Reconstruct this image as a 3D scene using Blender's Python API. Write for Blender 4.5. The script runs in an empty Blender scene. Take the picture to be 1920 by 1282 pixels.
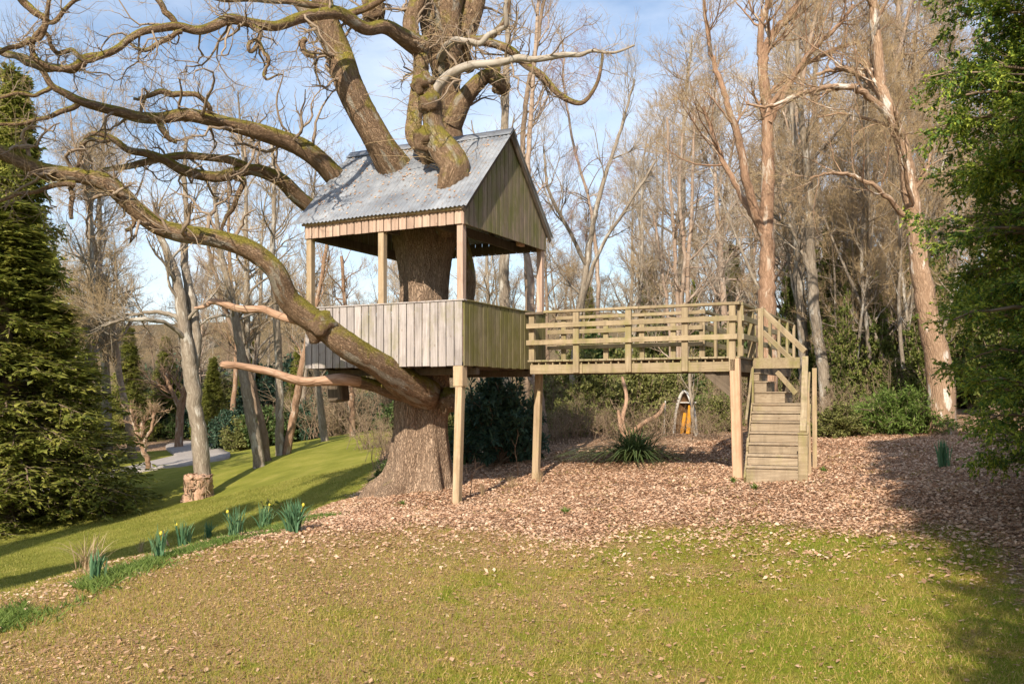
import bpy, math, random
import numpy as np
from mathutils import Matrix, Vector
rng = np.random.default_rng(7)
random.seed(7)
S = bpy.context.scene
COL = S.collection
# ------------------------------------------------------------------ camera
EYE, FPX, CX, HY = 1.6, 1700.0, 960.0, 742.0
cam_d = bpy.data.cameras.new('camera'); cam = bpy.data.objects.new('camera', cam_d); COL.objects.link(cam)
cam.location = (0, 0, EYE); cam.rotation_euler = (math.radians(90), 0, 0)
cam_d.sensor_width = 36; cam_d.lens = 36*FPX/1920; cam_d.shift_y = (HY-641)/1920
cam_d.clip_start = .05; cam_d.clip_end = 1500
S.camera = cam
# ------------------------------------------------------------------ light
SUN_AZ = np.array([-.28, -.96]); SUN_AZ /= np.linalg.norm(SUN_AZ); SUN_EL = math.radians(35)
w = bpy.data.worlds.new('World'); S.world = w; w.use_nodes = True
nt = w.node_tree; nt.nodes.clear()
out = nt.nodes.new('ShaderNodeOutputWorld'); bg = nt.nodes.new('ShaderNodeBackground')
sky = nt.nodes.new('ShaderNodeTexSky'); sky.sky_type = 'NISHITA'; sky.sun_disc = False
sky.sun_elevation = SUN_EL; sky.sun_rotation = math.atan2(SUN_AZ[0], SUN_AZ[1]); sky.air_density = 1.0; sky.dust_density = .6; sky.ozone_density = 1.0
tc = nt.nodes.new('ShaderNodeTexCoord'); mp = nt.nodes.new('ShaderNodeMapping'); mp.inputs['Scale'].default_value = (1, 1, 2.6)
nz = nt.nodes.new('ShaderNodeTexNoise'); nz.inputs['Scale'].default_value = 2.3; nz.inputs['Detail'].default_value = 7; nz.inputs['Roughness'].default_value = .6
rp = nt.nodes.new('ShaderNodeValToRGB'); rp.color_ramp.elements[0].position = .40; rp.color_ramp.elements[0].color = (0, 0, 0, 1)
rp.color_ramp.elements[1].position = .72; rp.color_ramp.elements[1].color = (.75, .75, .75, 1)
mx = nt.nodes.new('ShaderNodeMix'); mx.data_type = 'RGBA'; mx.inputs[7].default_value = (6.0, 6.5, 7.4, 1)
L = nt.links.new
L(tc.outputs['Generated'], mp.inputs[0]); L(mp.outputs[0], nz.inputs['Vector']); L(nz.outputs[0], rp.inputs[0]); L(rp.outputs[0], mx.inputs[0])
L(sky.outputs[0], mx.inputs[6]); L(mx.outputs[2], bg.inputs[0]); L(bg.outputs[0], out.inputs[0]); bg.inputs[1].default_value = .118
sd = bpy.data.lights.new('sun', 'SUN'); sd.energy = 5.0; sd.angle = math.radians(.55); sd.color = (1, .885, .74)
sun = bpy.data.objects.new('sun', sd); COL.objects.link(sun); sun.location = (-10, -30, 25)
sdir = Vector((SUN_AZ[0]*math.cos(SUN_EL), SUN_AZ[1]*math.cos(SUN_EL), math.sin(SUN_EL)))
sun.rotation_euler = sdir.to_track_quat('Z', 'Y').to_euler()
S.view_settings.view_transform = 'Standard'; S.view_settings.look = 'None'; S.view_settings.gamma = 1
S.view_settings.use_curve_mapping = False; S.view_settings.exposure = .64
S.cycles.transparent_max_bounces = 8; S.cycles.max_bounces = 6

# ------------------------------------------------------------------ materials
def mat(name, build, rough=.85, spec=.2):
    m = bpy.data.materials.new(name); m.use_nodes = True
    n = m.node_tree; b = n.nodes['Principled BSDF']
    b.inputs['Roughness'].default_value = rough; b.inputs['Specular IOR Level'].default_value = spec
    build(n, b); return m
def N(n, t, **kw):
    x = n.nodes.new(t)
    for k, v in kw.items(): setattr(x, k, v)
    return x
def ramp(n, fac, stops, interp='LINEAR'):
    r = N(n, 'ShaderNodeValToRGB'); cr = r.color_ramp; cr.interpolation = interp
    while len(cr.elements) < len(stops): cr.elements.new(.5)
    for e, (p, c) in zip(cr.elements, stops): e.position = p; e.color = (*c, 1) if len(c) == 3 else c
    n.links.new(fac, r.inputs[0]); return r.outputs[0]
def noise(n, vec, scale, detail=4, rough=.55, dist=0):
    t = N(n, 'ShaderNodeTexNoise'); t.inputs['Scale'].default_value = scale; t.inputs['Detail'].default_value = detail
    t.inputs['Roughness'].default_value = rough; t.inputs['Distortion'].default_value = dist
    if vec is not None: n.links.new(vec, t.inputs['Vector'])
    return t.outputs[0]
def mixc(n, f, a, b, mode='MIX'):
    m = N(n, 'ShaderNodeMix'); m.data_type = 'RGBA'; m.blend_type = mode
    for i, v in ((0, f), (6, a), (7, b)):
        if isinstance(v, (int, float)): m.inputs[i].default_value = v
        elif isinstance(v, tuple): m.inputs[i].default_value = (*v, 1)
        else: n.links.new(v, m.inputs[i])
    return m.outputs[2]
def mth(n, op, a, b=0.0, clamp=False):
    m = N(n, 'ShaderNodeMath'); m.operation = op; m.use_clamp = clamp
    for i, v in ((0, a), (1, b)):
        if isinstance(v, (int, float)): m.inputs[i].default_value = v
        else: n.links.new(v, m.inputs[i])
    return m.outputs[0]
def mapping(n, vec, scale, loc=(0, 0, 0)):
    m = N(n, 'ShaderNodeMapping'); m.inputs['Scale'].default_value = scale; m.inputs['Location'].default_value = loc
    n.links.new(vec, m.inputs[0]); return m.outputs[0]
def bump(n, b, h, strength=.5, dist=.02):
    u = N(n, 'ShaderNodeBump'); u.inputs['Strength'].default_value = strength; u.inputs['Distance'].default_value = dist
    n.links.new(h, u.inputs['Height']); n.links.new(u.outputs[0], b.inputs['Normal'])
def objc(n): return N(n, 'ShaderNodeTexCoord').outputs['Object']
def geo(n): return N(n, 'ShaderNodeNewGeometry')

def bark(name, dark, mid, light, moss=None, mossamt=0., scale=9., bdist=.03, spots=None, bands=False):
    def f(n, b):
        a = N(n, 'ShaderNodeAttribute', attribute_name='bk').outputs['Vector']
        nz_ = noise(n, a, scale, 6, .65, .6)
        v = N(n, 'ShaderNodeTexVoronoi'); v.feature = 'DISTANCE_TO_EDGE'; v.inputs['Scale'].default_value = scale*1.6
        wv = N(n, 'ShaderNodeVectorMath'); wv.operation = 'ADD'
        nn = N(n, 'ShaderNodeTexNoise'); nn.inputs['Scale'].default_value = scale*.9; n.links.new(a, nn.inputs['Vector'])
        sc = N(n, 'ShaderNodeVectorMath'); sc.operation = 'SCALE'; sc.inputs['Scale'].default_value = .12; n.links.new(nn.outputs['Color'], sc.inputs[0])
        n.links.new(a, wv.inputs[0]); n.links.new(sc.outputs[0], wv.inputs[1]); n.links.new(wv.outputs[0], v.inputs['Vector'])
        crack = ramp(n, v.outputs[0], [(0, (0, 0, 0)), (.16, (.75, .75, .75)), (.45, (1, 1, 1))])
        col = ramp(n, nz_, [(.28, dark), (.5, mid), (.72, light)])
        big = noise(n, a, 1.3, 3)
        col = mixc(n, ramp(n, big, [(.4, (0, 0, 0)), (.65, (.5, .5, .5))]), col, tuple(x*.8 for x in mid))
        col = mixc(n, crack, mixc(n, .55, col, dark), col)
        if spots:
            sp = noise(n, a, 5.5, 5, .6)
            col = mixc(n, ramp(n, sp, [(.56, (0, 0, 0)), (.62, (.8, .8, .8))]), col, spots)
        if bands:
            w2 = noise(n, mapping(n, a, (3, 3, 60)), 1.0, 4, .7)
            col = mixc(n, ramp(n, w2, [(.58, (0, 0, 0)), (.64, (.85, .85, .85))]), col, (.06, .05, .045))
        if moss:
            g = geo(n); sx = N(n, 'ShaderNodeSeparateXYZ'); n.links.new(g.outputs['Normal'], sx.inputs[0])
            m1 = mth(n, 'ADD', mth(n, 'MULTIPLY', sx.outputs[2], .55), mth(n, 'MULTIPLY', noise(n, g.outputs['Position'], 3.5, 6, .7), 1.5))
            mk = ramp(n, mth(n, 'SUBTRACT', m1, 1.35-mossamt), [(0, (0, 0, 0)), (.28, (.9, .9, .9))])
            mc = mixc(n, noise(n, g.outputs['Position'], 30, 3), moss, tuple(x*1.9 for x in moss))
            col = mixc(n, mk, col, mc)
        n.links.new(col, b.inputs['Base Color'])
        bump(n, b, mth(n, 'ADD', mth(n, 'MULTIPLY', crack, .7), mth(n, 'MULTIPLY', nz_, .6)), .9, bdist)
    return mat(name, f, .95, .1)
M = {}
M['oak'] = bark('oak_bark', (.11, .07, .042), (.28, .185, .115), (.46, .335, .22), moss=(.15, .13, .022), mossamt=.56, scale=26, bdist=.022, spots=(.35, .32, .26))
M['oak_trunk'] = bark('oak_trunk_bark', (.15, .10, .068), (.34, .24, .165), (.48, .36, .26), moss=(.21, .175, .055), mossamt=.10, scale=17, bdist=.035)
M['oak_twig'] = bark('oak_twig_bark', (.16, .115, .08), (.30, .23, .165), (.45, .37, .28), moss=(.14, .13, .05), mossamt=-.05, scale=9, bdist=.004)
M['deadwood'] = bark('dead_wood', (.26, .15, .09), (.48, .31, .21), (.62, .45, .33), scale=7, bdist=.012)
M['palelimb'] = bark('pale_limb_bark', (.22, .18, .14), (.38, .34, .28), (.52, .48, .42), scale=5, bdist=.006)
M['pale'] = bark('pale_lichen_bark', (.16, .125, .09), (.28, .235, .18), (.42, .37, .30), moss=(.13, .12, .045), mossamt=.05, scale=9, bdist=.012, spots=(.46, .43, .37))
M['birch'] = bark('birch_bark', (.24, .16, .11), (.38, .29, .22), (.58, .52, .45), moss=(.20, .15, .06), mossamt=.1, scale=7, bdist=.006, bands=True)
M['tan'] = bark('reddish_bark', (.19, .115, .07), (.34, .215, .14), (.46, .32, .22), scale=11, bdist=.012, spots=(.46, .39, .31))
M['patchy'] = bark('white_patched_bark', (.20, .125, .075), (.36, .24, .155), (.48, .35, .24), moss=(.20, .15, .05), mossamt=.05, scale=12, bdist=.015, spots=(.62, .57, .49))
M['brown'] = bark('brown_bark', (.13, .09, .06), (.24, .175, .125), (.36, .28, .21), moss=(.12, .12, .04), mossamt=-.05, scale=7, bdist=.012)
def twigmat(name, c1, c2):
    def f(n, b):
        g = geo(n); n.links.new(ramp(n, g.outputs['Random Per Island'], [(0, c1), (1, c2)]), b.inputs['Base Color'])
    return mat(name, f, .9, .1)
M['twig_tan'] = twigmat('tan_twigs', (.26, .18, .095), (.50, .375, .215))
M['twig_pale'] = twigmat('pale_twigs', (.30, .25, .19), (.55, .48, .39))
M['twig_grey'] = twigmat('grey_brown_twigs', (.22, .16, .10), (.40, .30, .19))
M['twig_purple'] = twigmat('purple_birch_twigs', (.20, .10, .09), (.34, .20, .17))
def leafmat(name, stops, trans=.35, patch=0.8):
    m = bpy.data.materials.new(name); m.use_nodes = True; n = m.node_tree; b = n.nodes['Principled BSDF']
    b.inputs['Roughness'].default_value = .6; b.inputs['Specular IOR Level'].default_value = .25
    g = geo(n)
    f = mth(n, 'ADD', mth(n, 'MULTIPLY', g.outputs['Random Per Island'], .55), mth(n, 'MULTIPLY', noise(n, g.outputs['Position'], patch, 3), .6), True)
    c = ramp(n, f, stops); n.links.new(c, b.inputs['Base Color'])
    t = N(n, 'ShaderNodeBsdfTranslucent'); n.links.new(c, t.inputs[0])
    mx_ = N(n, 'ShaderNodeMixShader'); mx_.inputs[0].default_value = trans
    n.links.new(b.outputs[0], mx_.inputs[1]); n.links.new(t.outputs[0], mx_.inputs[2]); n.links.new(mx_.outputs[0], n.nodes['Material Output'].inputs[0])
    return m
M['conifer_dark'] = leafmat('dark_conifer_needles', [(.15, (.07, .095, .018)), (.5, (.19, .215, .038)), (.9, (.40, .38, .085))])
M['cypress'] = leafmat('cypress_sprays', [(.15, (.025, .065, .018)), (.5, (.10, .18, .03)), (.82, (.38, .43, .06))], patch=1.6)
M['laurel'] = leafmat('evergreen_leaves', [(.1, (.04, .075, .025)), (.55, (.09, .14, .04)), (.9, (.18, .23, .075))])
M['rhodo'] = leafmat('bluish_dark_leaves', [(.1, (.025, .055, .038)), (.55, (.055, .105, .065)), (.9, (.10, .155, .09))], .2)
M['olive'] = leafmat('olive_leaves', [(.1, (.09, .10, .03)), (.55, (.19, .205, .055)), (.9, (.33, .32, .12))])
M['ivy'] = leafmat('ivy_leaves', [(.1, (.05, .07, .02)), (.5, (.13, .165, .035)), (.9, (.30, .31, .08))])
M['bright'] = leafmat('bright_green_leaves', [(.1, (.07, .12, .02)), (.55, (.14, .21, .04)), (.9, (.24, .31, .08))], .4)
M['daff'] = leafmat('daffodil_leaves', [(.1, (.07, .16, .08)), (.6, (.12, .24, .12)), (.9, (.22, .34, .16))], .35)
M['yellow'] = leafmat('yellow_petals', [(.1, (.55, .42, .03)), (.9, (.75, .62, .08))], .3)
M['drygrass'] = leafmat('dry_grass', [(.1, (.26, .18, .09)), (.6, (.42, .31, .18)), (.9, (.56, .44, .28))], .35)
M['deadleaf'] = leafmat('dead_leaves', [(.1, (.15, .08, .045)), (.35, (.43, .25, .15)), (.65, (.65, .43, .28)), (.95, (.80, .62, .46))], .2, 2.)
M['scattered'] = leafmat('scattered_leaves', [(.1, (.18, .09, .045)), (.5, (.40, .24, .14)), (.85, (.58, .40, .26)), (.98, (.80, .66, .50))], .2, 3.)
M['lawnblade'] = leafmat('lawn_blades', [(.1, (.13, .15, .025)), (.5, (.23, .235, .04)), (.9, (.40, .35, .10))], .4, .7)
M['fragment'] = leafmat('leaf_fragments', [(.1, (.18, .09, .035)), (.45, (.38, .22, .10)), (.75, (.56, .37, .19)), (.97, (.70, .52, .34))], .15, 3.)
M['grassblade'] = leafmat('grass_blades', [(.1, (.13, .14, .015)), (.42, (.24, .27, .03)), (.62, (.36, .30, .06)), (.9, (.56, .40, .16))], .4, .9)

def wood(name, c1, c2, c3, algae=None, algamt=.5, axis='Z', grooves=0):
    def f(n, b):
        o = objc(n); oi = N(n, 'ShaderNodeObjectInfo'); rnd = oi.outputs['Random']
        off = N(n, 'ShaderNodeCombineXYZ'); n.links.new(mth(n, 'MULTIPLY', rnd, 37.), off.inputs[0]); n.links.new(mth(n, 'MULTIPLY', rnd, 91.), off.inputs[1]); n.links.new(mth(n, 'MULTIPLY', rnd, 17.), off.inputs[2])
        va = N(n, 'ShaderNodeVectorMath'); va.operation = 'ADD'; n.links.new(o, va.inputs[0]); n.links.new(off.outputs[0], va.inputs[1])
        sc = {'Z': (40, 40, 1.6), 'X': (1.6, 40, 40), 'Y': (40, 1.6, 40)}[axis]
        g1 = noise(n, mapping(n, va.outputs[0], sc), 1.0, 5, .65, .8)
        col = ramp(n, g1, [(.3, c1), (.52, c2), (.75, c3)])
        col = mixc(n, mth(n, 'MULTIPLY', rnd, .42), col, tuple(x*.5 for x in c2))
        col = mixc(n, ramp(n, noise(n, va.outputs[0], 3.5, 4, .6), [(.5, (0, 0, 0)), (.7, (.4, .4, .4))]), col, tuple(x*.6 for x in c1))
        kn = N(n, 'ShaderNodeTexVoronoi'); kn.inputs['Scale'].default_value = 1.0
        ks = {'Z': (9, 9, 3.2), 'X': (3.2, 9, 9), 'Y': (9, 3.2, 9)}[axis]
        n.links.new(mapping(n, va.outputs[0], ks), kn.inputs['Vector'])
        col = mixc(n, ramp(n, kn.outputs[0], [(.03, (.7, .7, .7)), (.10, (0, 0, 0))]), col, (.13, .075, .045))
        P = geo(n).outputs['Position']
        st = noise(n, mapping(n, P, (9, 9, .8)), 1.2, 4, .6)
        col = mixc(n, ramp(n, st, [(.5, (0, 0, 0)), (.72, (.45, .45, .45))]), col, tuple(x*.45 for x in c1))
        if algae:
            al = noise(n, mapping(n, P, (2.2, 2.2, 1.0)), 1.6, 5, .7)
            col = mixc(n, ramp(n, al, [(.62-algamt*.5, (0, 0, 0)), (.86-algamt*.5, (.85, .85, .85))]), col, algae)
        h = g1
        if grooves:
            wv = N(n, 'ShaderNodeTexWave'); wv.bands_direction = 'Z'; wv.inputs['Scale'].default_value = grooves; n.links.new(o, wv.inputs['Vector'])
            col = mixc(n, ramp(n, wv.outputs[1], [(.1, (.6, .6, .6)), (.45, (0, 0, 0))]), col, tuple(x*.35 for x in c1))
            h = mth(n, 'ADD', g1, mth(n, 'MULTIPLY', wv.outputs[1], 1.2))
        n.links.new(col, b.inputs['Base Color']); bump(n, b, h, .5, .004)
    return mat(name, f, .85, .15)
M['w_front'] = wood('weathered_silver_wood', (.27, .235, .215), (.43, .385, .36), (.55, .505, .475), algae=(.24, .22, .12), algamt=.18)
M['w_green'] = wood('algae_green_wood', (.16, .13, .07), (.26, .22, .125), (.36, .30, .19), algae=(.15, .14, .04), algamt=.5)
M['w_gable'] = wood('gable_wood', (.17, .13, .09), (.28, .22, .16), (.36, .29, .22), algae=(.135, .14, .042), algamt=.45)
M['w_pink'] = wood('fresh_pink_wood', (.34, .225, .165), (.49, .35, .265), (.60, .46, .36), algae=(.36, .32, .16), algamt=-.05)
M['w_post'] = wood('post_wood', (.32, .22, .13), (.46, .345, .22), (.55, .43, .29), algae=(.30, .27, .10), algamt=.25)
M['w_orange'] = wood('orange_post_wood', (.42, .25, .15), (.56, .36, .23), (.62, .43, .30), algae=(.36, .30, .14), algamt=0.)
M['w_rail'] = wood('rail_wood', (.24, .18, .11), (.37, .29, .18), (.46, .375, .25), algae=(.21, .195, .065), algamt=.28, axis='X')
M['w_railv'] = wood('rail_post_wood', (.24, .18, .11), (.37, .29, .18), (.46, .375, .25), algae=(.21, .195, .065), algamt=.28)
M['w_deck'] = wood('deck_board_wood', (.24, .19, .12), (.36, .30, .19), (.44, .37, .25), algae=(.22, .21, .08), algamt=.3, axis='Y')
M['w_groove'] = wood('grooved_deck_board', (.28, .21, .14), (.43, .34, .235), (.52, .43, .31), algae=(.32, .29, .12), algamt=.15, axis='X', grooves=16)
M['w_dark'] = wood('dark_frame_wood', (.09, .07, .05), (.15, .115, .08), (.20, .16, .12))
def roofm(n, b):
    P = geo(n).outputs['Position']; o = objc(n); oi = N(n, 'ShaderNodeObjectInfo').outputs['Random']
    col = ramp(n, noise(n, P, 2.2, 6, .65), [(.3, (.14, .155, .18)), (.5, (.25, .27, .295)), (.72, (.38, .40, .42))])
    col = mixc(n, mth(n, 'MULTIPLY', oi, .35), col, (.20, .215, .24))
    col = mixc(n, ramp(n, noise(n, P, 9, 5, .7), [(.58, (0, 0, 0)), (.7, (.6, .6, .6))]), col, (.17, .16, .14))
    col = mixc(n, ramp(n, noise(n, P, 26, 4, .6), [(.60, (0, 0, 0)), (.66, (.8, .8, .8))]), col, (.20, .14, .09))
    n.links.new(col, b.inputs['Base Color']); b.inputs['Metallic'].default_value = .25
    n.links.new(ramp(n, noise(n, P, 6, 4), [(.3, (.45, .45, .45)), (.7, (.75, .75, .75))]), b.inputs['Roughness'])
    bump(n, b, noise(n, P, 8, 4), .3, .01)
M['roof'] = mat('galvanised_sheet', roofm, .6, .4)
def groundm(n, b):
    P = geo(n).outputs['Position']
    at = N(n, 'ShaderNodeAttribute', attribute_name='mask'); sp = N(n, 'ShaderNodeSeparateColor'); n.links.new(at.outputs['Color'], sp.inputs[0])
    litter, lawn, dry = sp.outputs[0], sp.outputs[1], sp.outputs[2]
    n1 = noise(n, P, 1.1, 6, .65); n2 = noise(n, P, 34, 5, .8); n3 = noise(n, P, 4.5, 5, .65)
    mo1 = ramp(n, n2, [(.3, (.09, .10, .010)), (.5, (.21, .235, .022)), (.68, (.38, .38, .05))])
    mo2 = ramp(n, n2, [(.3, (.15, .11, .02)), (.5, (.34, .25, .05)), (.68, (.54, .41, .12))])
    moss = mixc(n, ramp(n, noise(n, mapping(n, P, (1, 1, 1), (7, 3, 1)), 2.6, 6, .7), [(.44, (0, 0, 0)), (.58, (1, 1, 1))]), mo1, mo2)
    moss = mixc(n, ramp(n, noise(n, mapping(n, P, (1, 1, 1), (2, 9, 1)), .9, 4, .6), [(.42, (0, 0, 0)), (.6, (.75, .75, .75))]), moss, mixc(n, n2, (.09, .13, .012), (.27, .33, .03)))
    brown = ramp(n, n2, [(.3, (.16, .085, .035)), (.5, (.40, .25, .12)), (.7, (.60, .42, .24))])
    f = mth(n, 'ADD', mth(n, 'MULTIPLY', n1, .9), mth(n, 'MULTIPLY', n3, .7))
    f = mth(n, 'ADD', f, mth(n, 'MULTIPLY', mth(n, 'SUBTRACT', dry, .5), .55))
    fore = mixc(n, ramp(n, f, [(.76, (0, 0, 0)), (.92, (.9, .9, .9))]), moss, brown)
    green = ramp(n, mth(n, 'ADD', mth(n, 'MULTIPLY', n2, .35), mth(n, 'MULTIPLY', n1, .65)), [(.3, (.12, .135, .02)), (.5, (.21, .215, .035)), (.72, (.35, .31, .075))])
    gl = mixc(n, ramp(n, mth(n, 'ADD', mth(n, 'MULTIPLY', n3, .6), mth(n, 'MULTIPLY', n1, .4)), [(.56, (0, 0, 0)), (.72, (.5, .5, .5))]), green, (.25, .21, .075))
    base = mixc(n, lawn, fore, gl)
    v = N(n, 'ShaderNodeTexVoronoi'); v.inputs['Scale'].default_value = 22; n.links.new(P, v.inputs['Vector'])
    vs = N(n, 'ShaderNodeSeparateColor'); n.links.new(v.outputs['Color'], vs.inputs[0])
    lf = ramp(n, vs.outputs[0], [(0, (.20, .11, .06)), (.35, (.46, .28, .16)), (.7, (.66, .43, .28)), (1, (.76, .57, .42))])
    lf = mixc(n, ramp(n, v.outputs[0], [(.25, (0, 0, 0)), (.6, (.75, .75, .75))]), lf, (.10, .065, .04))
    lk = mth(n, 'ADD', litter, mth(n, 'MULTIPLY', mth(n, 'SUBTRACT', n3, .5), 1.1))
    base = mixc(n, ramp(n, lk, [(.42, (0, 0, 0)), (.60, (1, 1, 1))]), base, lf)
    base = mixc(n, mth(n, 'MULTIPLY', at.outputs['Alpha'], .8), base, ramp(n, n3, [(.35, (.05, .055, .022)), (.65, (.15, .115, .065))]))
    n.links.new(base, b.inputs['Base Color'])
    h = mth(n, 'ADD', mth(n, 'MULTIPLY', n2, .6), mth(n, 'MULTIPLY', vs.outputs[0], mth(n, 'MULTIPLY', litter, .6)))
    bump(n, b, h, .9, .06)
M['ground'] = mat('ground_cover', groundm, .95, .08)
def pathm(n, b):
    P = geo(n).outputs['Position']
    n.links.new(ramp(n, noise(n, P, 3, 6, .7), [(.3, (.25, .225, .205)), (.7, (.37, .335, .305))]), b.inputs['Base Color'])
M['path'] = mat('pale_tarmac', pathm)
def flat(name, c, c2=None, rough=.6, sc=8):
    def f(n, b):
        n.links.new(ramp(n, noise(n, objc(n), sc, 4), [(.3, c), (.7, c2 or tuple(x*.7 for x in c))]), b.inputs['Base Color'])
    return mat(name, f, rough, .3)
M['boatwhite'] = flat('chipped_white_paint', (.62, .60, .55), (.45, .42, .37)); M['boatdark'] = flat('dark_boat_marks', (.05, .045, .04)); M['boatin'] = flat('brown_boat_inside', (.15, .08, .035))
M['orange'] = flat('orange_paint', (.62, .30, .03), (.52, .22, .02))

# ------------------------------------------------------------------ numpy mesh helpers
class Geo:
    def __init__(s): s.V = []; s.F = []; s.B = []; s.n = 0
    def add(s, V, F, B=None):
        V = np.asarray(V, float).reshape(-1, 3); F = np.asarray(F, np.int64)
        s.V.append(V); s.F.append(F+s.n); s.B.append(V*0 if B is None else B.reshape(-1, 3)); s.n += len(V)
    def mesh(s, name, material, smooth=True, bk=True):
        me = bpy.data.meshes.new(name)
        V = np.concatenate(s.V).astype(np.float32)
        Fs = [f for f in s.F if len(f)]
        loops = np.concatenate([f.ravel() for f in Fs]).astype(np.int32)
        sizes = np.concatenate([np.full(len(f), f.shape[1]) for f in Fs]).astype(np.int32)
        starts = np.concatenate([[0], np.cumsum(sizes)[:-1]]).astype(np.int32)
        me.vertices.add(len(V)); me.vertices.foreach_set('co', V.ravel())
        me.loops.add(len(loops)); me.loops.foreach_set('vertex_index', loops)
        me.polygons.add(len(sizes)); me.polygons.foreach_set('loop_start', starts); me.polygons.foreach_set('loop_total', sizes)
        if smooth: me.polygons.foreach_set('use_smooth', np.ones(len(sizes), bool))
        if bk:
            a = me.attributes.new('bk', 'FLOAT_VECTOR', 'POINT'); a.data.foreach_set('vector', np.concatenate(s.B).astype(np.float32).ravel())
        me.materials.append(material); me.update(calc_edges=True)
        return me
    def obj(s, name, material, parent=None, smooth=True, bk=True):
        o = bpy.data.objects.new(name, s.mesh(name, material, smooth, bk)); COL.objects.link(o)
        if parent is not None: o.parent = parent
        return o
def unit(v): return v/np.maximum(np.linalg.norm(v, axis=-1, keepdims=True), 1e-9)
def tubes(g, P, R, sides, ref=None, lump=0., bkz=.28, seed=0):
    """P (M,K,3), R (M,K)"""
    P = np.asarray(P, float); R = np.asarray(R, float)
    if P.ndim == 2: P = P[None]; R = R[None]
    Mn, K, _ = P.shape
    T = unit(np.gradient(P, axis=1))
    if ref is None:
        mean = np.abs(P[:, -1]-P[:, 0]); ref = np.eye(3)[np.argmin(mean, axis=1)]
    else: ref = np.tile(np.asarray(ref, float), (Mn, 1))
    Nn = unit(ref[:, None]-np.sum(ref[:, None]*T, -1, keepdims=True)*T); Bn = np.cross(T, Nn)
    th = np.linspace(0, 2*np.pi, sides, endpoint=False)
    c, s_ = np.cos(th), np.sin(th)
    rr = R[:, :, None]*np.ones(sides)
    seg = np.concatenate([np.zeros((Mn, 1)), np.cumsum(np.linalg.norm(np.diff(P, axis=1), axis=-1), axis=1)], axis=1)
    if lump:
        q = rng.uniform(0, 6.28, 6)
        rr = rr*(1+lump*(np.sin(2*th+q[0]+seg[:, :, None]*3.1)*.5+np.sin(3*th+q[1]-seg[:, :, None]*5.3)*.35+np.sin(5*th+q[2]+seg[:, :, None]*4)*.2+np.sin(seg[:, :, None]*(2.3+q[3]*.3)+q[3]+th)*.35+np.sin(seg[:, :, None]*6.1+q[4]-2*th)*.3))
    if sides >= 16:
        sg = seg[:, :, None]; q = rng.uniform(0, 6.28, 8); w1 = 1.1*np.sin(sg*3.3+2*th+q[0])+.8*np.sin(sg*7.9-3*th+q[1])
        fis = np.abs(np.sin(8*th+w1+q[2]))**.6+.8*np.abs(np.sin(6*th-1.3*w1+sg*1.7+q[3]))**.6
        pat = .5+.5*np.sin(sg*5.1+th+q[4])*np.sin(sg*2.3-2*th+q[5])
        rr = rr*(.965+.035*fis*(.5+pat))*(1+rng.normal(size=rr.shape)*.010)
    V = P[:, :, None]+rr[..., None]*(c[:, None]*Nn[:, :, None]+s_[:, None]*Bn[:, :, None])
    off = rng.uniform(-50, 50, (Mn, 1, 1))
    B = np.stack([rr*c+off, rr*s_, np.broadcast_to(seg[:, :, None]*bkz, rr.shape)], -1)
    idx = np.arange(Mn*K*sides).reshape(Mn, K, sides)
    a = idx[:, :-1]; b = idx[:, 1:]
    F = np.stack([a, np.roll(a, -1, 2), np.roll(b, -1, 2), b], -1).reshape(-1, 4)
    g.add(V, F, B)
def catmull(C, n):
    C = np.asarray(C, float); out = []
    Pp = np.vstack([2*C[0]-C[1], C, 2*C[-1]-C[-2]])
    t = np.linspace(0, 1, n, endpoint=False)[:, None]
    for i in range(1, len(Pp)-2):
        p0, p1, p2, p3 = Pp[i-1:i+3]
        out.append(.5*((2*p1)+(-p0+p2)*t+(2*p0-5*p1+4*p2-p3)*t*t+(-p0+3*p1-3*p2+p3)*t**3))
    out.append(C[-1:]); return np.vstack(out)
def grow(P, R, n, t0, t1, length, ang, curl, up, K, rrat, rmax=9, rmin=.002, plane=None, tipr=.25):
    """children paths for parents; vectorised. length: (lo,hi); ang: (lo,hi) degrees"""
    Mn, Kp, _ = P.shape
    t = rng.uniform(t0, t1, (Mn, n))*(Kp-1)
    i = np.minimum(t.astype(int), Kp-2); f = (t-i)[..., None]; m = np.arange(Mn)[:, None]
    base = P[m, i]*(1-f)+P[m, i+1]*f; tan = unit(P[m, i+1]-P[m, i]); rad = (R[m, i]*(1-f[..., 0])+R[m, i+1]*f[..., 0])
    rv = rng.normal(size=base.shape)
    if plane is not None: rv[..., 2] *= plane
    perp = unit(rv-np.sum(rv*tan, -1, keepdims=True)*tan)
    a = np.radians(rng.uniform(ang[0], ang[1], (Mn, n)))[..., None]
    d = np.cos(a)*tan+np.sin(a)*perp
    base = base.reshape(-1, 3); d = d.reshape(-1, 3); rad = rad.reshape(-1)
    Ln = rng.uniform(length[0], length[1], len(base))*(1-.55*(t/(Kp-1)).reshape(-1))
    out = np.zeros((len(base), K, 3)); out[:, 0] = base; p = base.copy()
    for k in range(1, K):
        d = unit(d+rng.normal(size=d.shape)*curl+np.array([0, 0, up]))
        p = p+d*(Ln/(K-1))[:, None]; out[:, k] = p
    r0 = np.clip(rad*rrat, rmin, rmax)
    return out, r0[:, None]*np.linspace(1, tipr, K)[None]
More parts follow.
